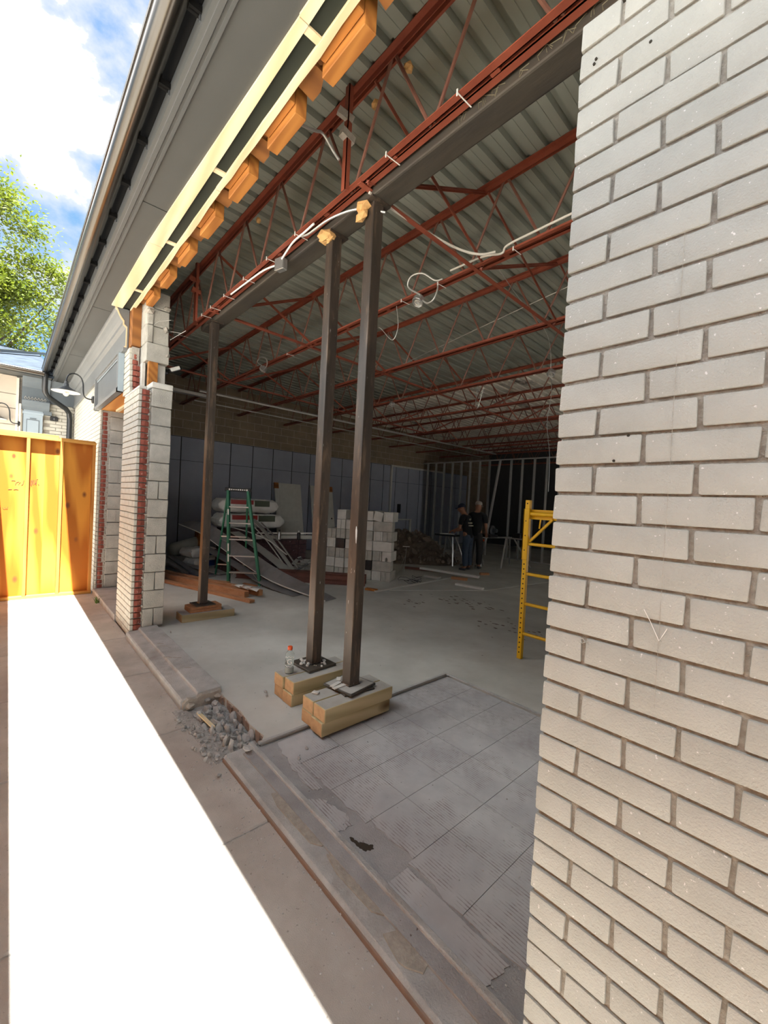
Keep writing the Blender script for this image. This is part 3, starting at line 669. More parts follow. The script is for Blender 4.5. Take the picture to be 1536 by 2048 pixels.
# ================================================================== STEEL JOISTS
JY = [1.74, 3.06, 4.46, 5.83, 7.21, 8.6, 9.97, 11.35, 12.72, 14.1, 15.45]
ORD = ['first', 'second', 'third', 'fourth', 'fifth', 'sixth', 'seventh', 'eighth', 'ninth', 'tenth', 'last']
XA, XB = -10.84, 1.9
WP = .735; WX0 = -1.69
rodm = {}
for ji, y in enumerate(JY):
    zb = 3.765-.02*(y-1.74); ztp = 4.45-.02*(y-1.74)
    ends = 'behind the timber blocking of the eave' if ji == 0 else 'counting in from the eave'
    j = thing('roof_joist', f'{ORD[ji]} red open-web roof joist, {ends}', 'joist', (-4, y, zb), 'red steel roof joists')
    def chord(name, z0, sgn):
        mb = MB()
        for s in (-1, 1):
            mb.box(XA, XB, y+s*.011, y+s*.052, z0, z0+.006)          # flat leg
            if sgn > 0: mb.box(XA, XB, y+s*.011, y+s*.016, z0, z0+.042)
            else: mb.box(XA, XB, y+s*.011, y+s*.016, z0-.040, z0+.006)
        for q in range(int((XB-XA)/WP)):
            mb.box(XA+q*WP, XA+q*WP+.05, y-.012, y+.012, z0+(0 if sgn > 0 else -.02), z0+(.02 if sgn > 0 else 0))
        return part(name, mb, M['redsteel'], j)
    chord('bottom_chord', zb, 1)
    chord('top_chord', ztp-.006, -1)
    x = WX0+WP*4
    bars = []
    while x > XA+.4:
        bars.append(((x, y, zb+.012), (x-WP/2+.03, y, ztp-.02))); bars.append(((x-WP+.03, y, zb+.012), (x-WP/2, y, ztp-.02))); x -= WP
    if ji < 6:
        for p, q in bars:
            part('web_bar', MB().tube([p, q], .0115, 6), M['webrod'], j)
    else:
        mb = MB()
        for p, q in bars: mb.tube([p, q], .0115, 5)
        part('web_bars', mb, M['webrod'], j, kind='stuff')
    if ji < len(JY)-1:
        y2 = JY[ji+1]; zb2 = zb-.02*(y2-y); zt2 = ztp-.02*(y2-y)
        for bx in ((-2.25, -5.05, -7.85) if ji < 6 else (-2.25, -5.05)):
            part('bridging_angle', MB().bar((bx, y, zb-.005), (bx, y2, zt2-.03), .035, .006, (1, 0, 0)).bar((bx, y, zb-.005), (bx, y2, zt2-.03), .006, .03, (1, 0, 0)), M['redsteel'], j)
            part('bridging_angle', MB().bar((bx+.03, y, ztp-.04), (bx+.03, y2, zb2+.01), .03, .006, (1, 0, 0)), M['redsteel'], j)
            if ji < 5: part('bridging_rail', MB().bar((bx-.05, y-.03, zb-.004), (bx-.05, y2, zb2-.004), .04, .006).bar((bx-.068, y-.03, zb+.012), (bx-.068, y2, zb2+.012), .006, .034), M['redsteel'], j)
    if ji == 0:
        for hx in (-2.41, -5.50):
            part('hanger_angle', MB().box(hx-.022, hx+.022, 1.655, 1.661, 3.74, 4.45).box(hx+.016, hx+.022, 1.655, 1.69, 3.74, 4.45), M['redsteel'], j)
            part('cut_stub', MB().bar((hx, 1.62, 4.12), (hx, 1.72, 4.10), .05, .05).bar((hx-.02, 1.60, 4.26), (hx+.02, 1.70, 4.22), .03, .05), M['mortar_pale'] if hx > -3 else M['redsteel'], j)
        for (fx, fz) in [(-1.93, 4.30), (-2.25, 4.29), (-4.0, 4.33)]: part('foam_scrap', MB().rock((fx, 1.77, fz), .035, int(-fx*100), 1), M['foam'], j)

# shoring beam and its three posts
bm_ = thing('shoring_beam', 'dark grey steel beam under the first joist, chalk marks on its side', 'beam', (-2.5, 1.9, 3.72))
part('tube', MB().box(-5.72, 1.6, 1.815, 1.975, 3.72, 3.90), M['beamsteel'], bm_, bevel=.012, seg=2)
mb = MB(); rr = random.Random(12); x = -1.55
while x < -.35:
    for q in range(3):
        a = x+rr.uniform(0, .09); z0 = 3.728+rr.uniform(0, .02)
        mb.tube([(a, 1.8135, z0), (a+rr.uniform(-.02, .03), 1.8135, z0+rr.uniform(.02, .05)), (a+rr.uniform(.01, .06), 1.8135, z0+rr.uniform(-.003, .05))], .0022, 4)
    x += rr.uniform(.10, .17)
part('chalk_marks', mb, M['chalk'], bm_, kind='stuff')

def timber(name, x0, x1, y0, y1, z0, z1, label, group):
    o = thing(name, label, 'timber', ((x0+x1)/2, (y0+y1)/2, z0), group)
    part('timber_body', MB().box(x0, x1, y0, y1, z0, z1), M['treated'], o, bevel=.005, seg=2)
    part('sawn_end', MB().box(x0+.004, x1-.004, y0-.0012, y0+.004, z0+.004, z1-.004), M['treated_end'], o)
    if 'upper' in label or 'single' in label: part('dust_film', MB().box(x0+.006, x1-.006, y0+.006, y1-.006, z1-.001, z1+.0006), M['dust'], o)
    return o
def post(cx, cy, zb, label, w=.092, ang=0):
    o = thing('shoring_post', label, 'post', (cx, cy, zb), 'dark steel shoring posts')
    t_ = .007; h_ = w/2; R_ = rotz(ang); mb = MB().box(-h_, h_, -h_, h_, zb, 3.718)
    a = part('tube', mb.tf(R_, (cx, cy, 0)), M['blacksteel'], o, bevel=.009, seg=3)
    part('weld_bead', MB().tube([V((cx, cy, zb+.004))+R_ @ V((sx_*h_, sy_*h_, 0)) for sx_, sy_ in ((-1, -1), (1, -1), (1, 1), (-1, 1))], .006, 6, ring=True), M['blacksteel'], o)
    part('cap_plate', MB().box(-.075, .075, -.085, .085, 3.706, 3.7195).tf(R_, (cx, cy, 0)), M['blacksteel'], o)
    return o
# middle post pile (four timbers) and outer post pile
P1 = (-2.845, 1.895); P2 = (-2.335, 1.885)
g4 = 'treated timber cribbing under the steel posts'
for nm, x0, y0, y1 in (('bottle', -2.905, 1.585, 2.16), ('front', -2.445, 1.545, 2.145)):
    w_ = .132
    for r_ in (0, 1):
        for c_ in (0, 1):
            dx = rnd.uniform(-.004, .004)+(.008 if r_ else 0); dy = rnd.uniform(-.008, .008)
            where = 'of the bottle crib' if nm == 'bottle' else 'of the front post crib'
            lab = f"{'upper' if r_ else 'lower'} treated timber {where}, {'pillar' if c_ == 0 else 'brick-wall'} side"
            timber('timber_block', x0+c_*(w_+.002)+dx, x0+c_*(w_+.002)+w_+dx, y0+dy, y1+dy, FZ+r_*.0905, FZ+r_*.0905+.089, lab, g4)
TZ = FZ+.181
pA = post(P1[0], P1[1], TZ+.022, 'middle dark steel post, standing on the timber crib beside the bottle')
pB = post(P2[0], P2[1], TZ+.030, 'front dark steel post, paint-scuffed, standing on the larger timber crib')
pC = post(-5.30, 1.84, FZ+.175, 'dark steel post by the broken block pillar, on red shim boards')
mb = MB().tube([(-2.300, 1.838, 1.43), (-2.297, 1.838, 1.40), (-2.296, 1.838, 1.36), (-2.295, 1.838, 1.31)], [.003, .007, .006, .002], 6)
part('paint_smear', mb, M['scratch'], pB)
def plate(cx, cy, z, s, a, label, t_=.012):
    return single('steel_plate', MB().box(-s/2, s/2, -s/2, s/2, z, z+t_).tf(rotz(a), (cx, cy, 0)), M['beamsteel'], label, 'plate', 'bearing plates under posts', bevel=.002)
plate(P1[0], P1[1], TZ+.001, .265, .06, 'square steel plate under the middle post, sprinkled with concrete chips', .02)
plate(P2[0]-.01, P2[1]+.015, TZ+.001, .25, -.12, 'lower steel plate under the front post, twisted a little')
pu = plate(P2[0]-.01, P2[1], TZ+.014, .27, .18, 'upper dusty steel plate under the front post', .015)
part('dust_film', MB().box(-.125, .125, -.125, .125, TZ+.0285, TZ+.0296).tf(rotz(.18), (P2[0]-.01, P2[1], 0)), M['dust'], pu)
ch = [mesh_of('chip', MB().rock((0, 0, 0), .016, 300+s, 1), M['cmu_pale']) for s in range(4)]
chl = MB(); 
for q in range(26):
    a = rnd.uniform(0, 6.28); d_ = rnd.uniform(.05, .125); chl.rock((P1[0]+d_*math.cos(a), P1[1]+d_*math.sin(a)*.9, TZ+.026), rnd.uniform(.006, .022), 400+q, 1)
single('concrete_chips', chl, M['cmu_pale'], 'pale concrete chips scattered on the plate of the middle post', 'chips')['kind'] = 'stuff'
for q, (dx, dy, L, a) in enumerate([(.0, -.095, .12, .05), (-.045, -.10, .10, .3), (-.105, -.03, .06, .9)]):
    single('wood_shim', MB().box(-L/2, L/2, -.016, .016, 0, .006).tf(rotz(a+PI/2), (P2[0]+dx, P2[1]+dy, TZ+.030)), M['cmu_pale'], f"{['long pointed', 'short pointed', 'small square'][q]} grey wood shim on the plate of the front post", 'shim')
single('mortar_piece', MB().box(-.025, .025, -.018, .018, 0, .014).tf(rotz(.5), (-2.40, 1.63, TZ)), M['cmu_pale'], 'small flat mortar piece on the end of the front timber crib', 'mortar', bevel=.004)
# block pillar post cribbing
timber('timber_block', -5.365, -5.14, 1.56, 2.19, FZ, FZ+.092, 'single wide treated timber under the post by the broken block pillar', g4)
for q in range(2):
    single('shim_board', MB().box(-.12+.01*q, .10-.01*q, -.19, .19, FZ+.0935+q*.034, FZ+.0935+q*.034+.033).tf(rotz(.03*q), (-5.28, 1.85, 0)), M['cedar'], f"{['lower', 'upper'][q]} red shim board under the post by the block pillar", 'shim board', 'red shim boards', bevel=.003)
plate(-5.29, 1.84, FZ+.1615, .235, .04, 'thin steel plate on the red shim boards by the block pillar', .013)
# foam lumps at the post heads
fm = MB()
for q in range(6): fm.rock((P1[0]+rnd.uniform(-.06, .10), P1[1]-.06+rnd.uniform(-.03, .03), 3.69+rnd.uniform(-.03, .03)), .062, 500+q, 1)
part('foam_lump', fm, M['foam'], pA)
fm = MB()
for q in range(4): fm.rock((P2[0]-.03+rnd.uniform(-.04, .03), P2[1]-.07, 3.66+rnd.uniform(-.03, .03)), .055, 520+q, 1)
part('foam_lump', fm, M['foam'], pB)

# ================================================================== BARRICADE (end panel in view, long run beside the camera)
fe = thing('plywood_barricade', 'orange plywood barricade closing off the sidewalk beyond the brick doorway', 'barricade', (-7.66, .4, 0))
FX = -7.62
part('plywood_sheet', MB().box(FX-.11, FX-.092, .393, .99, 0, 2.27), M['ply'], fe)
part('plywood_sheet', MB().box(FX-.11, FX-.092, -.26, .393, 0, 2.27), M['ply'], fe)
for y in (-.20, .205, .575, .962): part('stud', MB().box(FX-.092, FX, y-.019, y+.019, .04, 2.255), M['fencestud'], fe, bevel=.002)
part('top_plate', MB().box(FX-.115, FX+.002, -.26, .535, 2.255, 2.335), M['fenceplate'], fe, bevel=.002)
part('top_plate', MB().box(FX-.112, FX, .537, .985, 2.255, 2.293).box(FX-.112, FX-.01, .545, .975, 2.293, 2.31), M['fenceplate'], fe, bevel=.002)
part('bottom_plate', MB().box(FX-.09, FX, -.26, .985, 0.0, .04), M['fenceplate'], fe, bevel=.002)
mb = MB(); rr = random.Random(5)
def scrib(mb, y0, y1, z, h, step, rad=.0035):
    y = y0
    while y < y1:
        mb.tube([(FX-.090, y+rr.uniform(-.01, .01), z+rr.uniform(-h, h)), (FX-.090, y+step*.5, z+rr.uniform(-h, h)), (FX-.090, y+step*rr.uniform(.6, 1.3), z+rr.uniform(-h, h))], rad, 4); y += step
scrib(mb, .04, .17, 1.63, .04, .035); scrib(mb, .24, .33, 1.64, .055, .02); scrib(mb, .02, .11, 1.53, .006, .05, .004); scrib(mb, -.04, .02, 1.27, .02, .02, .002)
part('marker_writing', mb, M['ink'], fe)
fs = thing('plywood_barricade', 'long plywood barricade along the sidewalk, facing the broken-out opening', 'barricade', (-2.5, -.2, 0))
for k in range(9):
    x1 = 2.3-k*1.22; x0 = max(x1-1.216, FX-.11)
    part('plywood_sheet', MB().box(x0, x1, -.262, -.244, 0, 2.27), M['ply'], fs)
for k in range(17): part('stud', MB().box(2.2-k*.61, 2.238-k*.61, -.243, -.155, .04, 2.255), M['fencestud'], fs)
part('top_plate', MB().box(FX+.003, 2.3, -.262, -.152, 2.255, 2.335), M['creamz'], fs)
part('bottom_plate', MB().box(FX+.003, 2.3, -.243, -.155, 0, .04), M['creamz'], fs)

# ================================================================== FACADE FITTINGS
sp = thing('sign_board', 'blank slate-grey framed sign board over the brick doorway', 'sign', (-6.9, .98, 2.8))
part('panel', MB().box(-7.74, -6.02, .99, 1.018, 2.83, 3.27), M['signpanel'], sp)
part('frame', MB().box(-7.80, -5.96, .955, 1.018, 2.80, 2.845).box(-7.80, -5.96, .955, 1.018, 3.265, 3.262+.0).box(-7.80, -7.74, .955, 1.018, 2.80, 3.262).box(-6.03, -5.96, .955, 1.018, 2.80, 3.262).box(-7.80, -5.96, .97, 1.018, 3.235, 3.262), M['frieze'], sp)
part('frame_edge', MB().box(-5.962, -5.958, .957, 1.018, 2.80, 3.262).box(-7.73, -6.04, .978, .985, 3.22, 3.232), M['bluewhite'], sp)
def barn_lamp(name, base, out, label, R_=.19, inner='shadein'):
    o = thing(name, label, 'lamp', base); b_ = V(base); d = V(out).normalized(); u = V((0, 0, 1))
    Mx = d.to_track_quat('Z', 'Y').to_matrix()
    part('wall_plate', MB().lathe([(.055, 0), (.062, .01), (.062, .028), (.05, .036)], base, 18, Mx), M['blackmetal'], o, smooth=True)
    P = lambda a, z: b_+d*a+u*z
    part('gooseneck', MB().tube(smooth_path([P(.03, 0), P(.09, .0), P(.135, .03), P(.15, .10), P(.16, .24), P(.20, .33), P(.27, .36), P(.34, .33), P(.37, .26), P(.372, .21)]), .0105, 10), M['blackmetal'], o, smooth=True)
    c = P(.372, 0)
    part('neck', MB().lathe([(.012, .225), (.024, .22), (.026, .20), (.022, .19), (.034, .18), (.036, .14), (.05, .128)], c, 18), M['shadegrey'], o, smooth=True)
    sh = part('lamp_shade', MB().lathe([(.04, .132), (.055, .125), (.10, .10), (.15, .07), (R_, .055), (R_, .051), (.15, .066), (.10, .095), (.055, .118), (.04, .122)], c, 32), M['shadegrey'], o, smooth=True)
    part('shade_lining', MB().lathe([(R_-.004, .0500), (.15, .0635), (.10, .092), (.05, .112), (.02, .114)], c, 32), M[inner], sh, smooth=True)
    part('bulb', MB().lathe([(.014, .11), (.018, .08), (.036, .052), (.042, .025), (.034, -.002), (.014, -.018), (.003, -.02)], c, 18), M['bulb'], o, smooth=True)
barn_lamp('barn_lamp', (-8.3, 1.02, 3.05), (0, -1, 0), 'gooseneck barn lamp with a wide grey shade on the painted brick by the sign board')
barn_lamp('barn_lamp', (-11.0, .155, 2.80), (.0, -1, 0), 'second gooseneck barn lamp, on the far wing beside the pale pilaster')
sl = thing('security_light', 'small black security light on the pale brick below the bent downspout', 'light', (-11.09, .68, 3.0))
part('housing', MB().prism([(-.055, -.045), (.05, -.045), (.065, -.03), (.065, .03), (.045, .05), (-.05, .05), (-.065, .035), (-.065, -.03)], 0, .05, 'x').tf(Matrix.Identity(3), (-11.09, .685, 3.0)), M['black'], sl, bevel=.004)
part('sensor', MB().lathe([(.028, 0), (.028, .02), (.016, .034), (.004, .038)], (-11.045, .69, 3.0), 14, V((1, 0, 0)).to_track_quat('Z', 'Y').to_matrix()), M['shadegrey'], sl, smooth=True)
wlk = thing('work_light', 'small black floodlight with a pale lens, by the notch in the block pillar', 'light', (-5.6, 1.45, 3.05))
mb = MB().obox((-5.56, 1.47, 3.10), (.10, .16, .05), Euler((.5, 0, .2)).to_matrix()); part('housing', mb, M['black'], wlk, bevel=.012, seg=2)
part('lens', MB().obox((-5.548, 1.465, 3.103), (.09, .13, .045), Euler((.5, 0, .2)).to_matrix()), M['white'], wlk, bevel=.008)
part('mount', MB().bar((-5.60, 1.36, 3.02), (-5.57, 1.44, 3.07), .03, .02), M['black'], wlk)

# ================================================================== ELECTRICAL under the joists
def cable_thing(path, r, label, material='cable', n=5, name='cable'):
    return single(name, MB().tube(smooth_path(path, n), r, 7), M[material], label, 'cable', smooth=True)
jb = thing('junction_box', 'square silver junction box hung under the first joist', 'junction box', (-3.47, 1.765, 3.66))
part('box', MB().obox((-3.47, 1.765, 3.685), (.10, .055, .10), rotz(.25)), M['galv'], jb, bevel=.006)
part('cover_plate', MB().obox((-3.464, 1.735, 3.685), (.105, .006, .105), rotz(.25)), M['galv'], jb, bevel=.002)
def octo(name, c, label, tilt=.5):
    o = thing(name, label, 'junction box', c); R_ = Euler((PI-tilt, .2, .3)).to_matrix()
    part('box', MB().lathe([(.058, -.04), (.061, -.034), (.061, .022), (.054, .024), (.052, -.0), (.01, .0)], c, 8, R_), M['galv'], o, bevel=.002)
    part('wire_coil', MB().tube([V(c)+R_ @ V((.026*math.cos(a), .026*math.sin(a), .012+.003*a)) for a in [q*.7 for q in range(12)]], .004, 5), M['cable'], o)
octo('junction_box', (-2.97, 3.02, 3.66), 'round metal junction box with a cable loop, under the second joist near the front post')
octo('junction_box', (-6.45, 3.04, 3.69), 'round metal junction box under the second joist, beyond the middle posts')
octo('junction_box', (-2.93, 5.81, 3.62), 'round metal junction box under the fourth joist near the brick wall edge')
octo('junction_box', (-6.31, 5.81, 3.65), 'round metal junction box under the fourth joist, seen past the front post')
cable_thing([(-2.92, 3.0, 3.70), (-3.05, 2.95, 3.80), (-3.00, 2.93, 3.88), (-2.86, 2.95, 3.87), (-2.74, 3.0, 3.78), (-2.66, 3.02, 3.77)], .008, 'pale looped cable rising from the round box on the second joist', 'conduit')
cable_thing([(-2.92, 3.03, 3.66), (-2.84, 3.02, 3.60), (-2.74, 3.0, 3.60), (-2.70, 3.0, 3.68), (-2.72, 3.02, 3.76)], .008, 'pale cable hanging below the round box on the second joist', 'conduit')
cable_thing([(-2.55, 3.0, 3.80), (-2.2, 3.0, 3.785), (-2.0, 2.99, 3.73), (-1.95, 2.99, 3.775), (-1.7, 3.0, 3.79), (-.9, 3.0, 3.79), (.3, 3.0, 3.79)], .009, 'long pale cable strapped along the second joist', 'cable')
cable_thing([(-2.30, 1.80, 3.745), (-2.31, 2.3, 3.76), (-2.25, 2.7, 3.75), (-2.12, 2.85, 3.71), (-2.02, 2.93, 3.725)], .010, 'pale cable clipped to the bridging rail and swagging to the second joist', 'cable')
cable_thing([(-3.08, 1.72, 3.757), (-2.95, 1.71, 3.70), (-2.65, 1.72, 3.69), (-2.42, 1.80, 3.69), (-2.27, 1.93, 3.66)], .008, 'short flexible metal conduit arching in front of the two post heads', 'conduit')
cable_thing([(-3.42, 1.74, 3.71), (-3.2, 1.72, 3.75), (-3.0, 1.71, 3.74), (-2.86, 1.71, 3.745)], .008, 'white cable running from the square box towards the middle post', 'white')
cable_thing([(-3.52, 1.75, 3.70), (-3.75, 1.73, 3.73), (-4.1, 1.72, 3.74), (-4.5, 1.72, 3.755)], .008, 'white cable running from the square box towards the block pillar', 'white')
cable_thing([(-6.42, 3.0, 3.73), (-6.5, 2.96, 3.80), (-6.35, 2.95, 3.84), (-6.2, 2.97, 3.78), (-6.22, 2.99, 3.68), (-6.4, 3.0, 3.66)], .008, 'looped cable around the far round box on the second joist', 'conduit')
cable_thing([(-2.40, 1.30, 3.95), (-2.42, 1.42, 4.0), (-2.45, 1.50, 4.05), (-2.44, 1.58, 3.98), (-2.42, 1.62, 3.93)], .009, 'grey metal conduit dropping from the eave timbers to the hanger angle', 'conduit')
cable_thing([(-3.3, 3.03, 3.72), (-3.28, 3.05, 3.5), (-3.36, 3.05, 3.38), (-3.55, 3.05, 3.55), (-3.6, 3.05, 3.58)], .004, 'thin grey wire dangling under the second joist near the front post', 'conduit')
cable_thing([(-2.93, 5.8, 3.62), (-2.9, 5.7, 3.9), (-2.85, 5.4, 4.1), (-2.78, 4.6, 4.2), (-2.6, 3.6, 4.28)], .004, 'thin wire rising from the box by the brick wall edge', 'conduit')
cable_thing([(-2.93, 5.81, 3.60), (-2.9, 5.8, 3.3), (-2.94, 5.8, 2.9), (-2.87, 5.8, 2.4), (-2.86, 5.8, 1.9)], .004, 'thin wire hanging straight down beside the brick wall edge', 'conduit')
cable_thing([(-7.5, 5.2, 3.9), (-5.5, 4.9, 3.93), (-3.5, 4.65, 4.02), (-1.5, 4.4, 4.1)], .005, 'long thin wire strung between the joists', 'conduit')
cable_thing([(-4.2, 5.8, 3.66), (-4.22, 5.8, 3.35), (-4.17, 5.8, 3.3), (-4.08, 5.8, 3.62)], .004, 'thin wire loop hanging under the fourth joist', 'conduit')
# tie wraps on the chords
mb = MB()
for (x, y, z) in [(-1.45, 1.74, 3.763), (-2.0, 1.74, 3.763), (-3.1, 1.74, 3.763), (-3.6, 1.74, 3.763), (-4.1, 1.74, 3.763), (-4.6, 1.74, 3.763), (-5.0, 1.74, 3.763), (-5.3, 1.74, 3.763), (-6.2, 1.74, 3.763), (-1.9, 3.06, 3.737), (-2.7, 3.06, 3.737), (-3.2, 3.06, 3.737), (-5.6, 3.06, 3.737), (-.9, 3.06, 3.737)]:
    mb.bar((x, y-.058, z-.003), (x+.004, y+.058, z-.003), .006, .003).box(x-.004, x+.004, y-.061, y-.057, z-.02, z+.015)
single('cable_ties', mb, M['white'], 'small pale cable ties around the lower chords of the front joists', 'cable ties')['kind'] = 'stuff'
# ceiling pipes and dead light fittings near the grey wall
for (x, y0, y1, z, r_, lab) in [(-8.12, 2.6, 12.5, 3.52, .022, 'pale conduit pipe under the joists, running back from the pillar'), (-9.03, 2.8, 13.0, 3.52, .014, 'thin conduit pipe under the joists close to the grey panel wall')]:
    single('conduit_pipe', MB().tube([(x, y0, z), (x, y1, z)], r_, 8), M['conduit'], lab, 'pipe', smooth=True)
lf = thing('light_fitting', 'bare strip-light batten under the joists behind the block pillar', 'light fitting', (-8.6, 2.2, 3.52))
part('batten', MB().box(-8.66, -8.54, 1.6, 3.0, 3.52, 3.58), M['conduit'], lf, bevel=.004); part('end_cap', MB().box(-8.67, -8.53, 3.0, 3.02, 3.51, 3.585), M['white'], lf)
part('hanger_rod', MB().tube([(-8.6, 1.72, 3.57), (-8.6, 1.72, 3.77)], .005, 6), M['conduit'], lf); part('hanger_rod', MB().tube([(-8.6, 2.98, 3.57), (-8.6, 3.04, 3.74)], .005, 6), M['conduit'], lf)

# ================================================================== BOTTLE, LADDER, SCAFFOLD
bt = thing('drink_bottle', 'clear plastic drink bottle with an orange cap standing on the timber crib', 'bottle', (-2.815, 1.655, FZ+.18))
bz = FZ+.1815; bc = (-2.815, 1.655, bz)
part('body', MB().lathe([(.002, .003), (.030, 0), (.034, .006), (.035, .03), (.0335, .05), (.030, .06), (.0335, .072), (.034, .10), (.0305, .118), (.034, .13), (.033, .148), (.026, .162), (.017, .172), (.0165, .185), (.0165, .19)], bc, 24), M['clear'], bt, smooth=True)
part('cap', MB().lathe([(.0185, .181), (.019, .183), (.019, .203), (.017, .207), (.002, .2075)], bc, 20), M['orangecap'], bt, smooth=True)
part('drink', MB().lathe([(.002, .005), (.028, .004), (.0315, .01), (.0325, .03), (.031, .048), (.002, .049)], bc, 20), M['fibre_pale'], bt, smooth=True)
tv = V((.81, -.58, 0))
def ring_path(h0, a0, a1, rz, wv=.004, n=14, r_=.0352):
    base = math.atan2(-1.655, 2.815)
    return [(bc[0]+r_*math.cos(base+a0+(a1-a0)*q/n), bc[1]+r_*math.sin(base+a0+(a1-a0)*q/n), bz+h0+rz*math.sin(q/n*PI)+wv*math.sin(q*1.3)) for q in range(n+1)]
part('label_print', MB().tube(ring_path(.127, -1.1, 1.1, .008), .0022, 5).tube(ring_path(.066, -1.1, 1.1, -.006), .0018, 5), M['white'], bt)
fc = bpy.data.curves.new('logo_letter', 'FONT'); fc.body = 'G'; fc.size = .058; fc.extrude = .001; fc.align_x = 'CENTER'; fc.align_y = 'CENTER'; fc.materials.append(M['white'])
fo = bpy.data.objects.new('logo_letter', fc); C.objects.link(fo); fo.parent = bt
fo.location = V((bc[0]+.0352*.86, bc[1]-.0352*.51, bz+.096))-ROOT[bt.name]; fo.rotation_euler = (PI/2, 0, math.atan2(-.51, .86)+PI/2)
bpy.context.view_layer.update(); gm = bpy.data.meshes.new_from_object(fo.evaluated_get(bpy.context.evaluated_depsgraph_get()))
g2 = bpy.data.objects.new('logo_mark', gm); C.objects.link(g2); g2.parent = bt; g2.location = fo.location; g2.rotation_euler = fo.rotation_euler; bpy.data.objects.remove(fo)

ld = thing('step_ladder', 'green fibreglass step ladder standing by the bags and boards', 'ladder', (-7.5, 3.1, FZ))
TL, TR = V((-7.02, 2.86, 1.70)), V((-6.88, 3.10, 1.70))
TL, TR = V((-7.15, 2.84, 1.69)), V((-6.98, 3.12, 1.69))
FL, FR = V((-6.94, 2.83, FZ)), V((-6.62, 3.25, FZ))
back = V((-.86, .30, 0)).normalized()
RL, RR = V((-7.98, 2.99, FZ)), V((-7.62, 3.42, FZ))
def rail(name, a, b_, w_=.065, d_=.026):
    s = (FR-FL).normalized(); return part(name, MB().bar(a, b_, d_, w_, (-back).cross(s) if False else s.cross(V((0, 0, 1)))), M['green'], ld, bevel=.004)
rail('front_rail', FL, TL, .095, .04); rail('front_rail', FR, TR, .095, .04); rail('rear_rail', RL, TL+back*.07, .045); rail('rear_rail', RR, TR+back*.07, .045)
tc_ = (TL+TR)/2+back*.04; s_ = (TR-TL).normalized()
Mt = Matrix((s_, s_.cross(V((0, 0, 1))).normalized()*-1, V((0, 0, 1)))).transposed()
tp = part('top_cap', MB().obox(tc_+V((0, 0, .02)), (.42, .17, .06), Mt), M['black'], ld, bevel=.008)
mb = MB(); fr = tc_-back*.088+V((0, 0, .02))
for q in range(9): mb.obox(fr+s_*(-.15+q*.036), (.022, .004, .028 if q in (0, 8) else rnd.uniform(.012, .022)), Mt)
part('top_lettering', mb, M['white'], tp)
for q in range(5):
    f_ = .14+q*.172; a = FL.lerp(TL, f_); b_ = FR.lerp(TR, f_)
    part('step', MB().bar(a, b_, .085, .022, (0, 0, 1)), M['alum'], ld, bevel=.003)
    if q in (0, 2): part('rear_brace', MB().bar(RL.lerp(TL, f_), RR.lerp(TR, f_), .03, .02), M['alum'], ld)
part('foot', MB().obox(FL+V((0, 0, .012)), (.05, .09, .024), Mt), M['alum'], ld); part('foot', MB().obox(FR+V((0, 0, .012)), (.05, .09, .024), Mt), M['alum'], ld)
part('spreader_bar', MB().bar(FL.lerp(TL, .45), RL.lerp(TL, .45), .018, .006), M['alum'], ld); part('spreader_bar', MB().bar(FR.lerp(TR, .45), RR.lerp(TR, .45), .018, .006), M['alum'], ld)
part('corner_brace', MB().bar(FL.lerp(TL, .04), FL.lerp(TL, .14)+s_*.10, .02, .004).bar(FR.lerp(TR, .04), FR.lerp(TR, .14)-s_*.10, .02, .004), M['alum'], ld)
mb = MB()
for f0, f1 in ((.25, .33), (.36, .44), (.74, .80)): mb.bar(FL.lerp(TL, f0)-back*.016, FL.lerp(TL, f1)-back*.016, .02, .07, s_.cross(V((0, 0, 1))))
part('safety_sticker', mb, M['white'], ld)

sc = thing('scaffold_frame', 'yellow scaffold end frame with rungs, half hidden by the brick wall', 'scaffold', (-2.1, 4.0, FZ))
SX, SY = -2.165, 3.985
Mz = Matrix.Identity(3)
part('upright', MB().box(SX-.024, SX+.024, SY-.024, SY+.024, FZ, 1.715), M['yellow'], sc, bevel=.005, seg=2)
part('upright', MB().box(-.95, -.902, SY-.024, SY+.024, FZ, 1.715), M['yellow'], sc, bevel=.005, seg=2)
part('sleeve', MB().box(SX-.034, SX+.03, SY-.036, SY-.010, 1.10, 1.625).box(SX-.034, SX-.018, SY-.036, SY+.03, 1.10, 1.625), M['yellow'], sc, bevel=.004)
for z in (.335, .645, .955, 1.265): part('rung', MB().tube([(SX+.02, SY, z), (-.93, SY, z)], .0165, 10), M['yellow'], sc, smooth=True)
part('top_rail', MB().tube([(SX+.02, SY, 1.575), (-.93, SY, 1.575)], .02, 10), M['yellow'], sc, smooth=True)
part('ledger', MB().box(SX+.02, -.93, SY+.03, SY+.055, 1.52, 1.62), M['yellow'], sc)
part('corner_brace', MB().bar((SX+.03, SY+.01, 1.29), (SX+.26, SY+.01, 1.53), .03, .02).tube([(SX+.14, SY, 1.53), (SX+.13, SY, 1.43)], .008, 6), M['yellow'], sc)
mb = MB(); z = .14
while z < 1.08: mb.lathe([(.0075, 0), (.0075, .0015)], (SX, SY-.0245, z), 10, V((0, -1, 0)).to_track_quat('Z', 'Y').to_matrix()); z += .0508
for z in (1.2, 1.35, 1.5): mb.lathe([(.006, 0), (.006, .0015)], (SX, SY-.0365, z), 10, V((0, -1, 0)).to_track_quat('Z', 'Y').to_matrix())
mb.lathe([(.0075, 0), (.0075, .0015)], (SX, SY-.0245, 1.68), 10, V((0, -1, 0)).to_track_quat('Z', 'Y').to_matrix())
part('pin_holes', mb, M['hole'], sc)

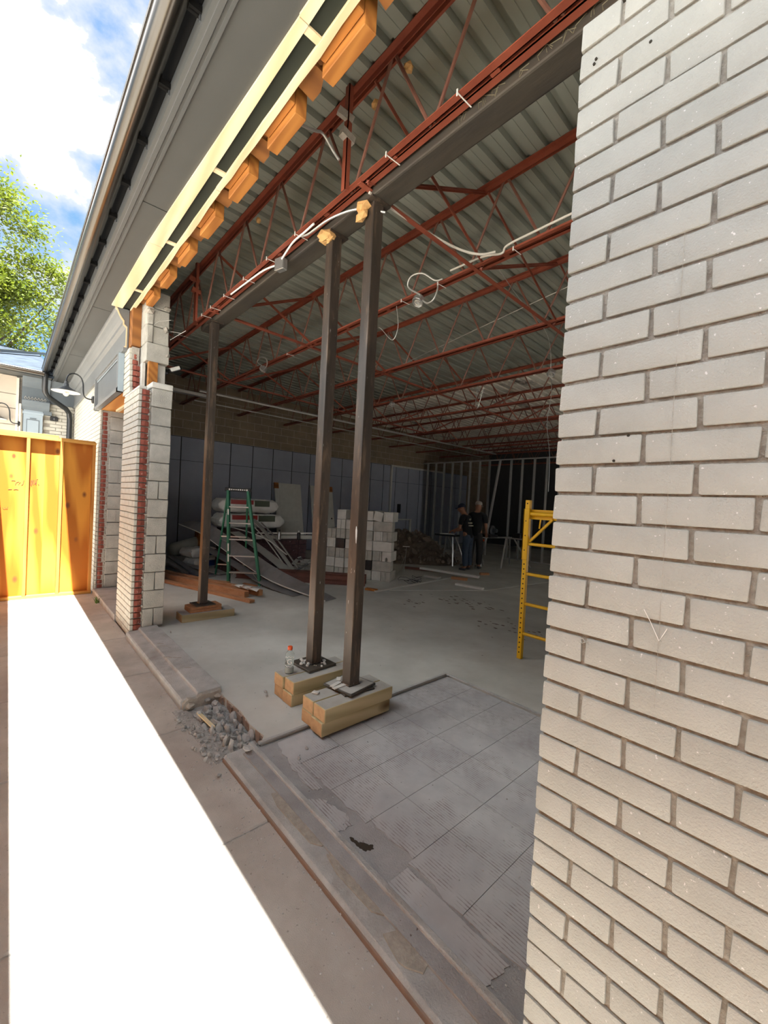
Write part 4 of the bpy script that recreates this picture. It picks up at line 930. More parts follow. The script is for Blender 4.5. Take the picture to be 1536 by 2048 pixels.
# ================================================================== BLOCK STACK
C0 = V((-5.86, 5.58, 0)); dL = V((-.866, -.5, 0)); nIn = V((-.5, .866, 0))
Mb = Matrix((-dL, nIn, V((0, 0, 1)))).transposed()      # local x to the brick-wall side, y deeper, z up
BH = .196
def blk_mesh(kind, material, seed):
    r_ = random.Random(seed); w_, d_, h = (.385, .19, BH-.006) if kind == 'long' else (.185, .385, BH-.006)
    if kind in ('end', 'ring', 'arch'):
        g = .058; t_ = .022
        mb = MB().prism([(0, 0), (.034, 0), (.048, t_), (w_-.048, t_), (w_-.034, 0), (w_, 0), (w_, d_), (0, d_)], 0, h)
        if kind == 'ring': mb = MB().box(0, w_, .01, d_, 0, h).box(.0, w_, 0, .012, 0, .03).box(0, w_, 0, .012, h-.03, h).box(0, .03, 0, .012, .03, h-.03).box(w_-.03, w_, 0, .012, .03, h-.03)
        if kind == 'arch':
            arch = [(.07, 0), (.07, .05), (.078, .072), (.092, .082), (.106, .072), (.114, .05), (.114, 0)]
            mb = MB().prism([(0, 0)]+arch+[(w_, 0), (w_, h), (0, h)], 0, d_, 'y')
    elif kind == 'groove': mb = MB().box(0, w_*.47, 0, d_, 0, h).box(w_*.53, w_, 0, d_, 0, h).box(.02, w_-.02, .02, d_, 0, h)
    else: mb = MB().box(0, w_, 0, d_, 0, h)
    return mesh_of('block', mb, material, False, .005)
BM = {}
for kd in ('long', 'end', 'ring', 'arch', 'groove', 'flat'): BM[kd] = [blk_mesh(kd, M['cmu_pale'] if s else M['cmu'], s) for s in range(2)]
BM['dark'] = [blk_mesh('flat', M['cmu_dark'], 3)]; BM['darklong'] = [blk_mesh('long', M['cmu_dark'], 4)]
NTH = ['bottom', 'second', 'third', 'fourth', 'fifth', 'sixth', 'top']
def block(kind, off, row, where, v=0, tilt=None, dz=0, din=0):
    lst = BM[kind]; w_ = .385 if kind in ('long', 'darklong') else .185
    p = C0+dL*(off+w_)+nIn*(rnd.uniform(-.012, .012)+din)+V((0, 0, FZ+.001+row*BH+dz))
    rot = Mb.to_euler() if tilt is None else (Mb @ Matrix.Rotation(tilt, 3, 'Y')).to_euler()
    o = inst(lst[v % len(lst)], 'concrete_block', p, None, rot)
    colr = {'dark': 'black-wrapped', 'darklong': 'black-wrapped', 'long': 'long grey', 'ring': 'grey end-on ringed', 'arch': 'grey end-on notched', 'groove': 'grey grooved'}.get(kind, 'grey end-on')
    tag(o, f'{colr} block, {NTH[row]} course of the block stack, {where}', 'block', 'stacked concrete blocks')
cE, cF = 'at its free end', 'second from its free end'
cB, cC = 'third from its free end', 'hidden behind the front post'
for row in (0, 2, 4):
    block('groove' if row != 2 else 'arch', .0, row, cE, row//2); block('end', .197, row, cF, row//2+1)
for row in (1, 3, 5): block('long', 0, row, cE, row//2)
block('ring', .0, 6, cE, 1); block('flat', .225, 6, 'tipped askew near its free end', 1, tilt=.20, dz=.02)
for row, kd in enumerate(['flat', 'dark', 'groove', 'flat', 'flat', 'flat']): block(kd, .40, row, cB, row % 2)
block('flat', .43, 6, 'perched beside the tipped one', 1, dz=-.0, din=.06)
for row in range(6): block('long', .60, row, cC, row % 2, din=.02)
for row, kd in enumerate(['groove', 'flat', 'groove', 'dark', 'groove', 'groove']): block(kd, 1.0, row, 'first past the front post', row % 2)
block('ring', 1.0, 6, 'nearest the leaning doors', 1)
for row, kd in enumerate(['flat', 'flat', 'end', 'end', 'groove']): block(kd, 1.215, row, 'at the leaning-door end', row % 2, din=.03)

# ================================================================== MATERIALS PILED BY THE GREY WALL
rb = thing('steel_beam', 'rust-red steel beam lying on the floor in front of the block stack', 'beam', (-6.5, 4.1, FZ))
a, b_ = V((-7.55, 3.22, FZ+.1)), V((-5.80, 4.90, FZ+.1)); d = (b_-a).normalized(); s = V((-d.y, d.x, 0))
part('web', MB().bar(a, b_, .012, .18), M['rustbeam'], rb)
part('flange', MB().bar(a+V((0, 0, -.092)), b_+V((0, 0, -.092)), .11, .012), M['rustbeam'], rb); part('flange', MB().bar(a+V((0, 0, .092)), b_+V((0, 0, .092)), .11, .012), M['rustbeam'], rb)
part('stiffener', MB().bar(a-s*.055+V((0, 0, .0)), b_-s*.055+V((0, 0, .0)), .006, .02), M['rustbeam'], rb)
rb2 = single('steel_beam', MB().bar(a+s*.17+d*.25, b_+s*.17+d*.0, .1, .17), M['rustbeam'], 'second rust-red beam lying close behind the first, nearer the blocks', 'beam', bevel=.006)
def lumber(a, b_, w_, h, label, up=(0, 0, 1), material='cedar', name='lumber', group='red lumber on the floor'):
    return single(name, MB().bar(a, b_, w_, h, up), M[material], label, 'lumber', group, bevel=.003)
lumber((-8.2, 1.86, FZ+.022), (-5.64, 2.66, FZ+.022), .09, .042, 'red two-by-four on the floor, the one closest to the shim-board post')
lumber((-8.2, 2.08, FZ+.045), (-6.01, 2.74, FZ+.045), .09, .088, 'red four-by-four on the floor, middle of three')
lumber((-8.4, 2.18, FZ+.045), (-6.0, 2.96, FZ+.045), .088, .088, 'red four-by-four on the floor, the one closest to the ladder')
lumber((-7.25, 2.62, FZ+.05), (-6.85, 2.78, FZ+.07), .09, .03, 'short broken reddish board below the ladder')
lumber((-6.95, 3.1, FZ+.012), (-6.65, 3.2, FZ+.012), .05, .02, 'little brown stick between the feet of the ladder')
rg = random.Random(2)
mb = MB()
for q in range(3):
    c = V((-6.35+q*.18, 2.72+q*.05, FZ+.105)); mb.add([c+V((rg.uniform(-.16, -.1), -.05, 0)), c+V((.0, -.07, .04)), c+V((.14, .0, .0)), c+V((.06, .09, .03)), c+V((-.1, .07, .01))], [(0, 1, 2), (0, 2, 3), (0, 3, 4)])
single('paper_scrap', mb, M['bag'], 'crumpled pale paper scraps lying on the red lumber', 'scraps')['kind'] = 'stuff'
# propane-like tank, lying
tk = thing('gas_tank', 'pale grey cylinder tank lying beside the panel wall', 'tank', (-9.6, 2.95, FZ))
ta, tb = V((-9.62, 2.62, .36)), V((-9.80, 3.35, .52)); dz_ = (tb-ta).normalized(); Mk = dz_.to_track_quat('Z', 'Y').to_matrix()
part('shell', MB().lathe([(.02, -.03), (.09, -.015), (.135, .03), (.145, .09), (.145, .62), (.13, .69), (.08, .735), (.03, .745)], ta, 22, Mk), M['tank'], tk, smooth=True)
part('logo_ring', MB().tube([ta+Mk @ V((.1475*math.cos(q), .1475*math.sin(q), .33+.07*math.sin((q+.3)*2.2))) for q in [-1.6+.2*i for i in range(9)]], .006, 5), M['shadegrey'], tk)
part('valve', MB().lathe([(.03, .74), (.03, .80), (.045, .80), (.045, .83)], ta, 12, Mk), M['shadegrey'], tk)
single('board_prop', MB().bar((-9.75, 3.2, FZ), (-9.72, 3.22, .86), .05, .28, (1, 0, 0)), M['orange_d'], 'dark rusty upright board standing behind the tank', 'board')
for q, (p0, p1, w_) in enumerate([((-9.4, 2.2, .36), (-8.2, 2.55, .10), .09), ((-9.2, 2.5, .30), (-7.9, 2.65, .10), .12), ((-9.0, 2.35, .12), (-7.8, 2.85, .09), .2), ((-8.9, 2.75, .16), (-7.9, 3.1, .10), .16)]):
    single('metal_offcut', MB().bar(p0, p1, w_, .03), [M['galv'], M['fibre'], M['fibre'], M['fibre_pale']][q], f"{['bright narrow', 'grey channel', 'wide flat', 'short pale'][q]} metal offcut in the heap between pillar and post", 'offcut', 'scrap offcuts')
def bag_mesh(L, w_, h, seed):
    r_ = random.Random(seed); vs_ = []; fs = []; n = 18; st = [-1, -.97, -.92, -.84, -.7, -.5, -.3, -.1, .1, .3, .5, .7, .84, .92, .97, 1]
    for i, y in enumerate(st):
        e_ = max(0, (abs(y)-.78)/.22); sz = 1-.75*e_**2.2; sxx = 1-.16*e_**2
        sz *= 1+.05*math.sin(y*9+seed)
        for k in range(n):
            a = 2*PI*k/n; c_, q_ = math.cos(a), math.sin(a); p_ = .42
            vs_.append(V((math.copysign(abs(c_)**p_, c_)*sxx*w_/2+r_.uniform(-.008, .008), y*L/2+r_.uniform(-.012, .012), math.copysign(abs(q_)**p_, q_)*sz*h/2+r_.uniform(-.010, .010))))
    N = len(st)
    for i in range(N-1):
        for k in range(n): fs.append((i*n+k, i*n+(k+1) % n, (i+1)*n+(k+1) % n, (i+1)*n+k))
    fs.append(tuple(range(n))[::-1]); fs.append(tuple((N-1)*n+k for k in range(n)))
    return MB().add(vs_, fs)
def bag(c, L, w_, h, seed, label, red=True, rot=0):
    o = thing('insulation_bag', label, 'bag', c, 'white printed bags')
    part('sack', bag_mesh(L, w_, h, seed).tf(rotz(rot), c), M['bag'], o, smooth=True)
    if red:
        R_ = rotz(rot)
        part('red_print', MB().box(w_*.47, w_*.515, -L*.33, L*.04, h*.10, h*.40).tf(R_, c), M['bagred'], o)
        part('green_print', MB().box(w_*.47, w_*.516, L*.06, L*.32, -h*.02, h*.40).tf(R_, c), M['baggreen'], o)
    return o
bag((-9.55, 4.32, 1.03), 1.62, .62, .34, 3, 'lower of two white printed bags stacked behind the ladder')
bag((-9.55, 4.22, 1.385), 1.45, .60, .33, 4, 'upper of two white printed bags stacked behind the ladder')
for q, (x, y, z, col) in enumerate([(-9.05, 3.02, .385, 'bagblue'), (-9.0, 3.08, .175, 'bagblue')]):
    o = thing('cement_bag', f"{['upper', 'lower'][q]} white and blue bag slumped behind the ladder's legs", 'bag', (x, y, z), 'white and blue bags')
    part('sack', bag_mesh(.62, .45, .2, 20+q).tf(rotz(.3), (x, y, z+.0)), M['bag'], o, smooth=True)
    part('blue_print', MB().box(.215, .23, -.05, .26, -.06, .06).tf(rotz(.3), (x, y, z)), M[col], o)
# wrapped packs of purple-brown brick, two pallets
def pack(cx, cy, nx, ny, nz, rot, tagl):
    R_ = rotz(rot)
    for k in range(nz):
        o = thing('brick_pack', f"{['bottom', 'second', 'third', 'fourth', 'fifth', 'sixth', 'seventh', 'top'][k if k < nz-1 else 7]} layer of purple-brown brick packs {tagl}", 'pack', (cx, cy, FZ+k*.1), 'purple-brown packs')
        for i in range(nx):
            for j in range(ny):
                w_, l_ = .80/nx, .9/ny; x = -.40+i*w_; y = -.45+j*l_
                mb = MB().box(x+.004, x+w_-.004, y+.004, y+l_-.004, FZ+k*.1+.002, FZ+k*.1+.096).tf(Matrix.Identity(3))
                mb.v = [tuple(R_ @ V((a, b2, 0))+V((cx, cy, c2))) for a, b2, c2 in mb.v]
                part('pack_row', mb, M['shingle'], o)
pack(-8.70, 4.72, 2, 4, 6, .1, 'below the long white trim')
pack(-8.40, 3.72, 2, 4, 4, .0, 'behind the green ladder')
pack(-9.60, 4.18, 2, 4, 8, .0, 'beneath the two white printed bags')
def can(x, y, z, r_, h, label, material):
    o = thing('spray_can', label, 'can', (x, y, z), 'cans on the brick packs')
    part('can_body', MB().lathe([(r_, 0), (r_, h*.7), (r_*.6, h*.8)], (x, y, z), 12), M[material], o, smooth=True); part('nozzle', MB().lathe([(r_*.45, h*.8), (r_*.45, h)], (x, y, z), 8), M['black' if material != 'black' else 'white'], o)
can(-8.45, 4.55, FZ+.605, .04, .22, 'pale can on the brick packs', 'galv'); can(-8.40, 5.02, FZ+.605, .04, .20, 'black can on the brick packs beside the pale one', 'black')
# leaning doors
for q, (y0, y1, lab) in enumerate([(5.58, 6.42, 'white panel door leaning on the grey wall beside the bags'), (6.75, 7.55, 'white panel door leaning on the grey wall, half hidden by the posts')]):
    o = thing('panel_door', lab, 'door', (-10.4, (y0+y1)/2, FZ)); a = math.atan2(.42, 1.98); R_ = Matrix.Rotation(-a, 3, 'Y')
    w_ = y1-y0; pv = V((-10.36, y0, FZ+.01))
    part('leaf', MB().box(-.04, 0, 0, w_, 0, 2.0).tf(R_, pv), M['offwhite'], o, bevel=.003)
    for (u0, u1, z0, z1) in ((.13, w_-.13, 1.02, 1.86), (.13, w_-.13, .2, .90)):
        part('raised_panel', MB().box(0, .006, u0, u1, z0, z1).tf(R_, pv), M['offwhite'], o, bevel=.004)
    part('knob_hole', MB().lathe([(.027, 0), (.027, .002)], pv+R_ @ V((.001, (.09 if q == 0 else w_-.1), 1.0)), 14, R_ @ V((1, 0, 0)).to_track_quat('Z', 'Y').to_matrix()), M['hole'], o)
    part('cardboard_corner', MB().box(-.045, .004, (-.005 if q == 0 else w_-.12), (.12 if q == 0 else w_+.005), 1.84, 2.006).tf(R_, pv), M['orange_d'], o)
# boards
def curved(path, w_, h, side, shift=0.0):
    pts = smooth_path(path, 6); mb = MB(); vs_ = []; fs = []
    sides = smooth_path(side, 6) if isinstance(side, list) else [V(side)]*len(pts)
    for i, p in enumerate(pts):
        s = sides[i].normalized(); t_ = (pts[min(i+1, len(pts)-1)]-pts[max(i-1, 0)]).normalized(); nn = s.cross(t_).normalized()
        if nn.z < 0: nn = -nn
        for q in (-1, 1):
            for z in (0, 1): vs_.append(p+s*(q*w_/2+shift)+nn*(z*h))
    for i in range(len(pts)-1):
        a = 4*i; fs += [(a, a+2, a+6, a+4), (a+1, a+5, a+7, a+3), (a, a+4, a+5, a+1), (a+2, a+3, a+7, a+6)]
    n = len(vs_)-4; fs += [(0, 1, 3, 2), (n, n+2, n+3, n+1)]
    return mb.add(vs_, fs)
SIDE = [V((.28, -.92, -.25)), V((.25, -.75, -.6)), V((.2, -.6, -.75)), V((.2, -.62, -.72)), V((.25, -.78, -.5)), V((.3, -.95, 0))]
o = thing('siding_board', 'long grey siding board drooping from behind the shim-board post to the floor', 'board', (-5.3, 3.7, FZ))
pth = [(-9.5, 2.85, .97), (-8.6, 2.98, .90), (-7.9, 3.10, .72), (-7.2, 3.28, .48), (-6.4, 3.47, .25), (-5.22, 3.74, FZ+.002)]
part('board_body', curved(pth, .27, .008, SIDE), M['fibre'], o)
part('white_edge', curved(pth, .012, .016, SIDE, .138), M['white'], o)
o = thing('siding_board', 'dark grey siding board lying flat under the drooping one', 'board', (-6, 3.3, FZ))
part('board_body', curved([(-8.6, 2.95, .55), (-7.4, 3.15, .33), (-6.5, 3.30, .14), (-5.72, 3.46, FZ+.002)], .22, .006, (.3, -.95, 0)), M['fibre'], o)
S2 = (.55, -.83, .0)
for q, (pth, w_, mt, lab) in enumerate([
    ([(-9.0, 3.75, .80), (-8.3, 3.85, .62), (-7.6, 4.0, .36), (-6.9, 4.14, FZ+.003)], .26, 'fibre_pale', 'wide pale board sloping down behind the drooping grey one'),
    ([(-8.85, 4.10, 1.10), (-8.3, 4.25, .72), (-7.6, 4.48, FZ+.003)], .15, 'fibre_pale', 'steep pale board leaning on the brick packs'),
    ([(-8.95, 4.0, 1.08), (-8.35, 4.2, .66), (-7.68, 4.40, FZ+.003)], .03, 'white', 'thin white strip beside the steep pale board'),
    ([(-8.9, 4.32, 1.02), (-8.3, 4.45, .66), (-7.55, 4.60, FZ+.003)], .05, 'fibre_pale', 'narrow pale batten beyond the steep board'),
    ([(-9.3, 3.5, .93), (-8.8, 3.75, .88), (-8.2, 4.1, .72), (-7.9, 4.45, .40)], .04, 'white', 'white curved trim strip arching over the boards')]):
    single('loose_board', curved(pth, w_, .012, S2 if q else (.35, -.93, 0)), M[mt], lab, 'board', 'boards heaped by the packs')
single('dark_hose', MB().tube(smooth_path([(-7.55, 4.0, .28), (-7.35, 4.1, .17), (-7.2, 4.28, .20), (-7.1, 4.5, .32)]), .018, 8), M['black'], 'short black hose looped over the lower ends of the boards', 'hose', smooth=True)
single('trim_length', MB().bar((-8.72, 4.15, .80), (-8.35, 6.9, .80), .05, .028), M['white'], 'thin long white trim lying across the brick packs', 'trim')
single('trim_length', MB().bar((-8.8, 4.15, .70), (-8.45, 6.9, .70), .10, .085), M['offwhite'], 'thick long white trim lying under the thin one', 'trim')
for q, (x, y) in enumerate([(-8.6, 6.1), (-8.5, 6.75)]):
    single('trim_support', MB().box(x-.12, x+.12, y-.10, y+.10, FZ, .655), M['shingle'], f"{['first', 'second'][q]} dark crate holding up the long white trim behind the posts", 'crate')
mb = MB()
for q in range(14): mb.obox((-8.0+rg.uniform(-.25, .25), 4.95+rg.uniform(-.3, .3), FZ+.03+rg.uniform(0, .16)), (rg.uniform(.1, .3), .08, .02), Euler((rg.uniform(-.5, .5), rg.uniform(-.5, .5), rg.uniform(0, 3))).to_matrix())
single('rubble_scraps', mb, M['fibre_pale'], 'heap of pale broken scraps between the boards and the block stack', 'scraps')['kind'] = 'stuff'
# floor trims beyond the stack
single('white_trim_piece', MB().bar((-6.30, 6.93, FZ+.13), (-5.05, 7.40, FZ+.09), .09, .045), M['white'], 'long white trim piece raised on wood scraps on the floor', 'trim', bevel=.003)
single('white_trim_piece', MB().bar((-5.02, 6.59, FZ+.024), (-4.45, 6.68, FZ+.024), .09, .045), M['white'], 'short white trim piece flat on the floor, towards the brick wall', 'trim', bevel=.003)
single('white_trim_piece', MB().bar((-5.95, 6.70, FZ+.03), (-5.60, 6.80, FZ+.03), .12, .05), M['offwhite'], 'stubby white trim piece under the long raised one', 'trim', bevel=.003)
single('white_trim_piece', MB().bar((-5.33, 4.75, FZ+.012), (-5.60, 7.3, FZ+.012), .05, .022), M['offwhite'], 'very long thin pale strip on the floor beside the patch', 'trim')
single('wood_scrap', MB().bar((-5.5, 7.05, FZ+.03), (-5.2, 7.2, FZ+.03), .10, .055), M['cedar'], 'brown wood scrap propping the white trim piece', 'scrap', bevel=.003)
single('wood_scrap', MB().bar((-5.52, 8.12, FZ+.03), (-5.40, 8.3, FZ+.03), .08, .055), M['cedar'], 'brown wood scrap on the floor in front of the men', 'scrap', bevel=.003)
single('wood_scrap', MB().bar((-5.55, 4.72, FZ+.02), (-5.35, 4.80, FZ+.02), .09, .035), M['orange'], 'orange wood scrap by the end of the rust-red beam', 'scrap', bevel=.003)
single('red_angle_bar', MB().bar((-6.9, 7.05, FZ+.04), (-6.05, 7.55, FZ+.04), .07, .05), M['rustbeam'], 'dark red steel angle on the floor beyond the block stack', 'steel', bevel=.003)
mb = MB()
for q in range(5):
    c = V((-5.75+rg.uniform(-.2, .2), 6.2+rg.uniform(-.25, .25), FZ+.012)); r_ = rg.uniform(.12, .3)
    mb.tube([c+V((r_*math.cos(t_*.6+q), r_*.7*math.sin(t_*.6+q), .01+.02*math.sin(t_*1.7+q))) for t_ in range(10)], .005, 5)
single('tangled_cable', mb, M['shadegrey'], 'dark tangled cord on the floor beside the block stack', 'cord')
mk = thing('marking_stake', 'thin wire stand with a short crossbar beside the block stack', 'stake', (-6.55, 6.75, FZ))
part('wire_leg', MB().tube([(-6.58, 6.70, FZ), (-6.56, 6.72, .66)], .005, 6).tube([(-6.68, 6.62, FZ), (-6.57, 6.71, .45)], .004, 6), M['conduit'], mk)
part('crossbar', MB().bar((-6.62, 6.66, .66), (-6.50, 6.76, .66), .02, .015), M['white'], mk)

# ================================================================== BACK OF THE HALL
sw_ = struct_empty('wall_partition', (-9, 11.8, FZ))
sm = mesh_of('metal_stud', MB().box(-.018, .018, -.045, -.042, FZ, 3.2).box(-.018, -.015, -.045, .045, FZ, 3.2).box(-.018, .018, .042, .045, FZ, 3.2), M['stud'])
for x in [-10.6, -10.2, -9.81, -9.42, -9.03, -8.65, -8.26, -7.88, -7.08, -6.69, -6.29, -5.89, -5.5, -5.1, -4.7, -4.3, -3.5, -2.5]:
    o = bpy.data.objects.new('metal_stud', sm); C.objects.link(o); o.parent = sw_; o.location = V((x, 11.8, 0))-ROOT[sw_.name]; ROOT[o.name] = V((x, 11.8, 0))
part('leaning_stud', MB().bar((-7.86, 11.72, .3), (-7.46, 11.76, 3.2), .04, .09, (0, 1, 0)), M['stud'], sw_)
part('floor_track', MB().box(-10.8, -8.0, 11.75, 11.85, FZ, FZ+.035).box(-7.1, -2, 11.75, 11.85, FZ, FZ+.035), M['stud'], sw_)
part('head_track', MB().box(-10.8, -2, 11.75, 11.85, 3.2, 3.235), M['stud'], sw_)
df = struct('trim_6', MB().box(-10.83, -10.76, 10.06, 10.12, FZ, 2.98).box(-10.83, -10.78, 10.06, 12.9, 2.94, 3.0).box(-10.83, -10.76, 11.14, 11.2, FZ, 1.08).box(-10.83, -10.78, 10.1, 11.2, 1.04, 1.08), M['offwhite'])
part('wall_switch', MB().box(-10.835, -10.815, 10.50, 10.66, 1.30, 1.62), M['black'], df)
# rubble mound with stones
rp = thing('rubble_pile', 'brown heap of broken masonry on the floor between the block stack and the men', 'rubble', (-8.6, 8.7, FZ))
mb = MB(); N = 30; vs_ = []; fs = []; rg = random.Random(9)
def mh(u, v_):
    return max(0, .78*math.exp(-((u+.35)**2/.22+(v_-.1)**2/.4))+.55*math.exp(-((u-.25)**2/.12+(v_+.1)**2/.35))-.05)
ax = V((.55, .83, 0)).normalized(); ay = V((-.83, .55, 0)).normalized(); cc = V((-8.45, 8.85, FZ))
for i in range(N+1):
    for j in range(N+1):
        u = -1+2*i/N; v_ = -1+2*j/N; h = mh(u, v_); edge = max(abs(u), abs(v_))
        p = cc+ax*u*1.7+ay*v_*1.6; vs_.append((p.x, p.y, FZ-.02+h*(1+rg.uniform(-.14, .14))+(0 if edge > .93 else rg.uniform(0, .03))))
for i in range(N):
    for j in range(N): a = i*(N+1)+j; fs.append((a, a+1, a+N+2, a+N+1))
part('mound', mb.add(vs_, fs), M['rubble'], rp, kind='stuff')
rk = [mesh_of('stone', MB().rock((0, 0, 0), 1, 700+s, 1), M['rubble_rock']) for s in range(6)]
for q in range(170):
    u = rg.uniform(-.9, .85); v_ = rg.uniform(-.9, .3); p = cc+ax*u*1.7+ay*v_*1.6; s_ = rg.uniform(.03, .085) if q > 25 else rg.uniform(.08, .15)
    inst(rk[q % 6], 'stone', (p.x, p.y, FZ+mh(u, v_)+s_*.25), rp, (rg.uniform(0, 6), rg.uniform(0, 6), rg.uniform(0, 6)), (s_, s_*rg.uniform(.7, 1), s_*rg.uniform(.5, .9)))
o = inst(rk[0], 'loose_stone', (-7.08, 8.97, FZ+.055), None, (.3, .2, 1), (.10, .085, .08)); tag(o, 'pale loose stone on the floor at the foot of the saw stand', 'stone')
tz = thing('saw_stand', 'saw stand with splayed pale legs in front of the men', 'saw stand', (-7.0, 8.8, FZ))
part('tabletop', MB().bar((-7.30, 8.62, .86), (-6.72, 8.78, .86), .30, .05), M['black'], tz, bevel=.006); part('board_end', MB().bar((-7.05, 8.45, .90), (-6.75, 8.68, .90), .10, .025), M['offwhite'], tz)
for p, q in (((-7.28, 8.92, FZ), (-7.05, 8.72, .84)), ((-7.05, 9.25, FZ), (-7.10, 8.85, .84)), ((-6.72, 8.62, FZ), (-6.82, 8.70, .84)), ((-6.75, 9.2, FZ), (-6.85, 8.85, .84))): part('leg', MB().tube([p, q], .022, 8), M['alum'], tz, smooth=True)
t2 = thing('mitre_saw', 'dark mitre saw on a long-railed folding stand beside the men', 'saw', (-6.2, 9.5, FZ))
part('rail', MB().tube([(-6.55, 8.98, .85), (-5.98, 10.1, .87)], .02, 8).tube([(-6.47, 8.94, .85), (-5.90, 10.06, .87)], .02, 8), M['alum'], t2, smooth=True)
part('cross_rail', MB().tube([(-6.2, 9.6, .88), (-5.2, 9.7, .88)], .02, 8), M['alum'], t2, smooth=True)
part('saw_base', MB().box(-6.35, -6.0, 9.2, 9.55, .87, .95), M['black'], t2, bevel=.01); part('saw_head', MB().lathe([(.02, -.05), (.13, -.05), (.13, .0), (.06, .02), (.05, .12), (.02, .13)], (-6.1, 9.45, 1.05), 16, Matrix.Rotation(PI/2, 3, 'Y')), M['shadegrey'], t2, smooth=True)
part('motor_box', MB().box(-6.02, -5.78, 10.3, 10.6, .80, .98), M['black'], t2, bevel=.02)
part('orange_grip', MB().rock((-6.08, 9.02, .80), .045, 4), M['orangecap'], t2)
for p, q in (((-6.26, 8.89, FZ), (-6.18, 9.02, .84)), ((-6.27, 9.25, FZ), (-6.30, 9.1, .84)), ((-6.22, 10.55, FZ), (-5.95, 10.05, .84)), ((-5.9, 9.6, FZ), (-6.0, 9.95, .84)), ((-6.5, 9.7, FZ), (-6.35, 9.1, .84)), ((-5.6, 10.6, FZ), (-5.85, 10.1, .84))): part('leg', MB().tube([p, q], .022, 8), M['alum'], t2, smooth=True)
pipe = single('floor_debris', stains((-5.6, 10.2), 24, .5, .3, .06), M['chunk'], 'flat pale scraps on the floor behind the saw', 'scraps'); pipe['kind'] = 'stuff'

# ------------------------------------------------------------------ people
def skin_obj(name, verts, edges, radii, material, parent, root=0, sub=2):
    me = bpy.data.meshes.new(name); me.from_pydata(verts, edges, []); me.update()
    o = bpy.data.objects.new(name, me); C.objects.link(o); o.parent = parent
    sk = o.modifiers.new('skin', 'SKIN'); sk.use_smooth_shade = True
    for i, r_ in enumerate(radii):
        sv = me.skin_vertices[0].data[i]; sv.radius = r_ if isinstance(r_, tuple) else (r_, r_); sv.use_root = (i == root)
    ss = o.modifiers.new('sub', 'SUBSURF'); ss.levels = sub; ss.render_levels = sub
    me.materials.append(material); ROOT[o.name] = ROOT[parent.name]
    return o
class SK:
    def __init__(self): self.v = []; self.e = []; self.r = []
    def add(self, p, r_, frm=None):
        self.v.append(tuple(p)); self.r.append(r_)
        if frm is not None: self.e.append((frm, len(self.v)-1))
        return len(self.v)-1
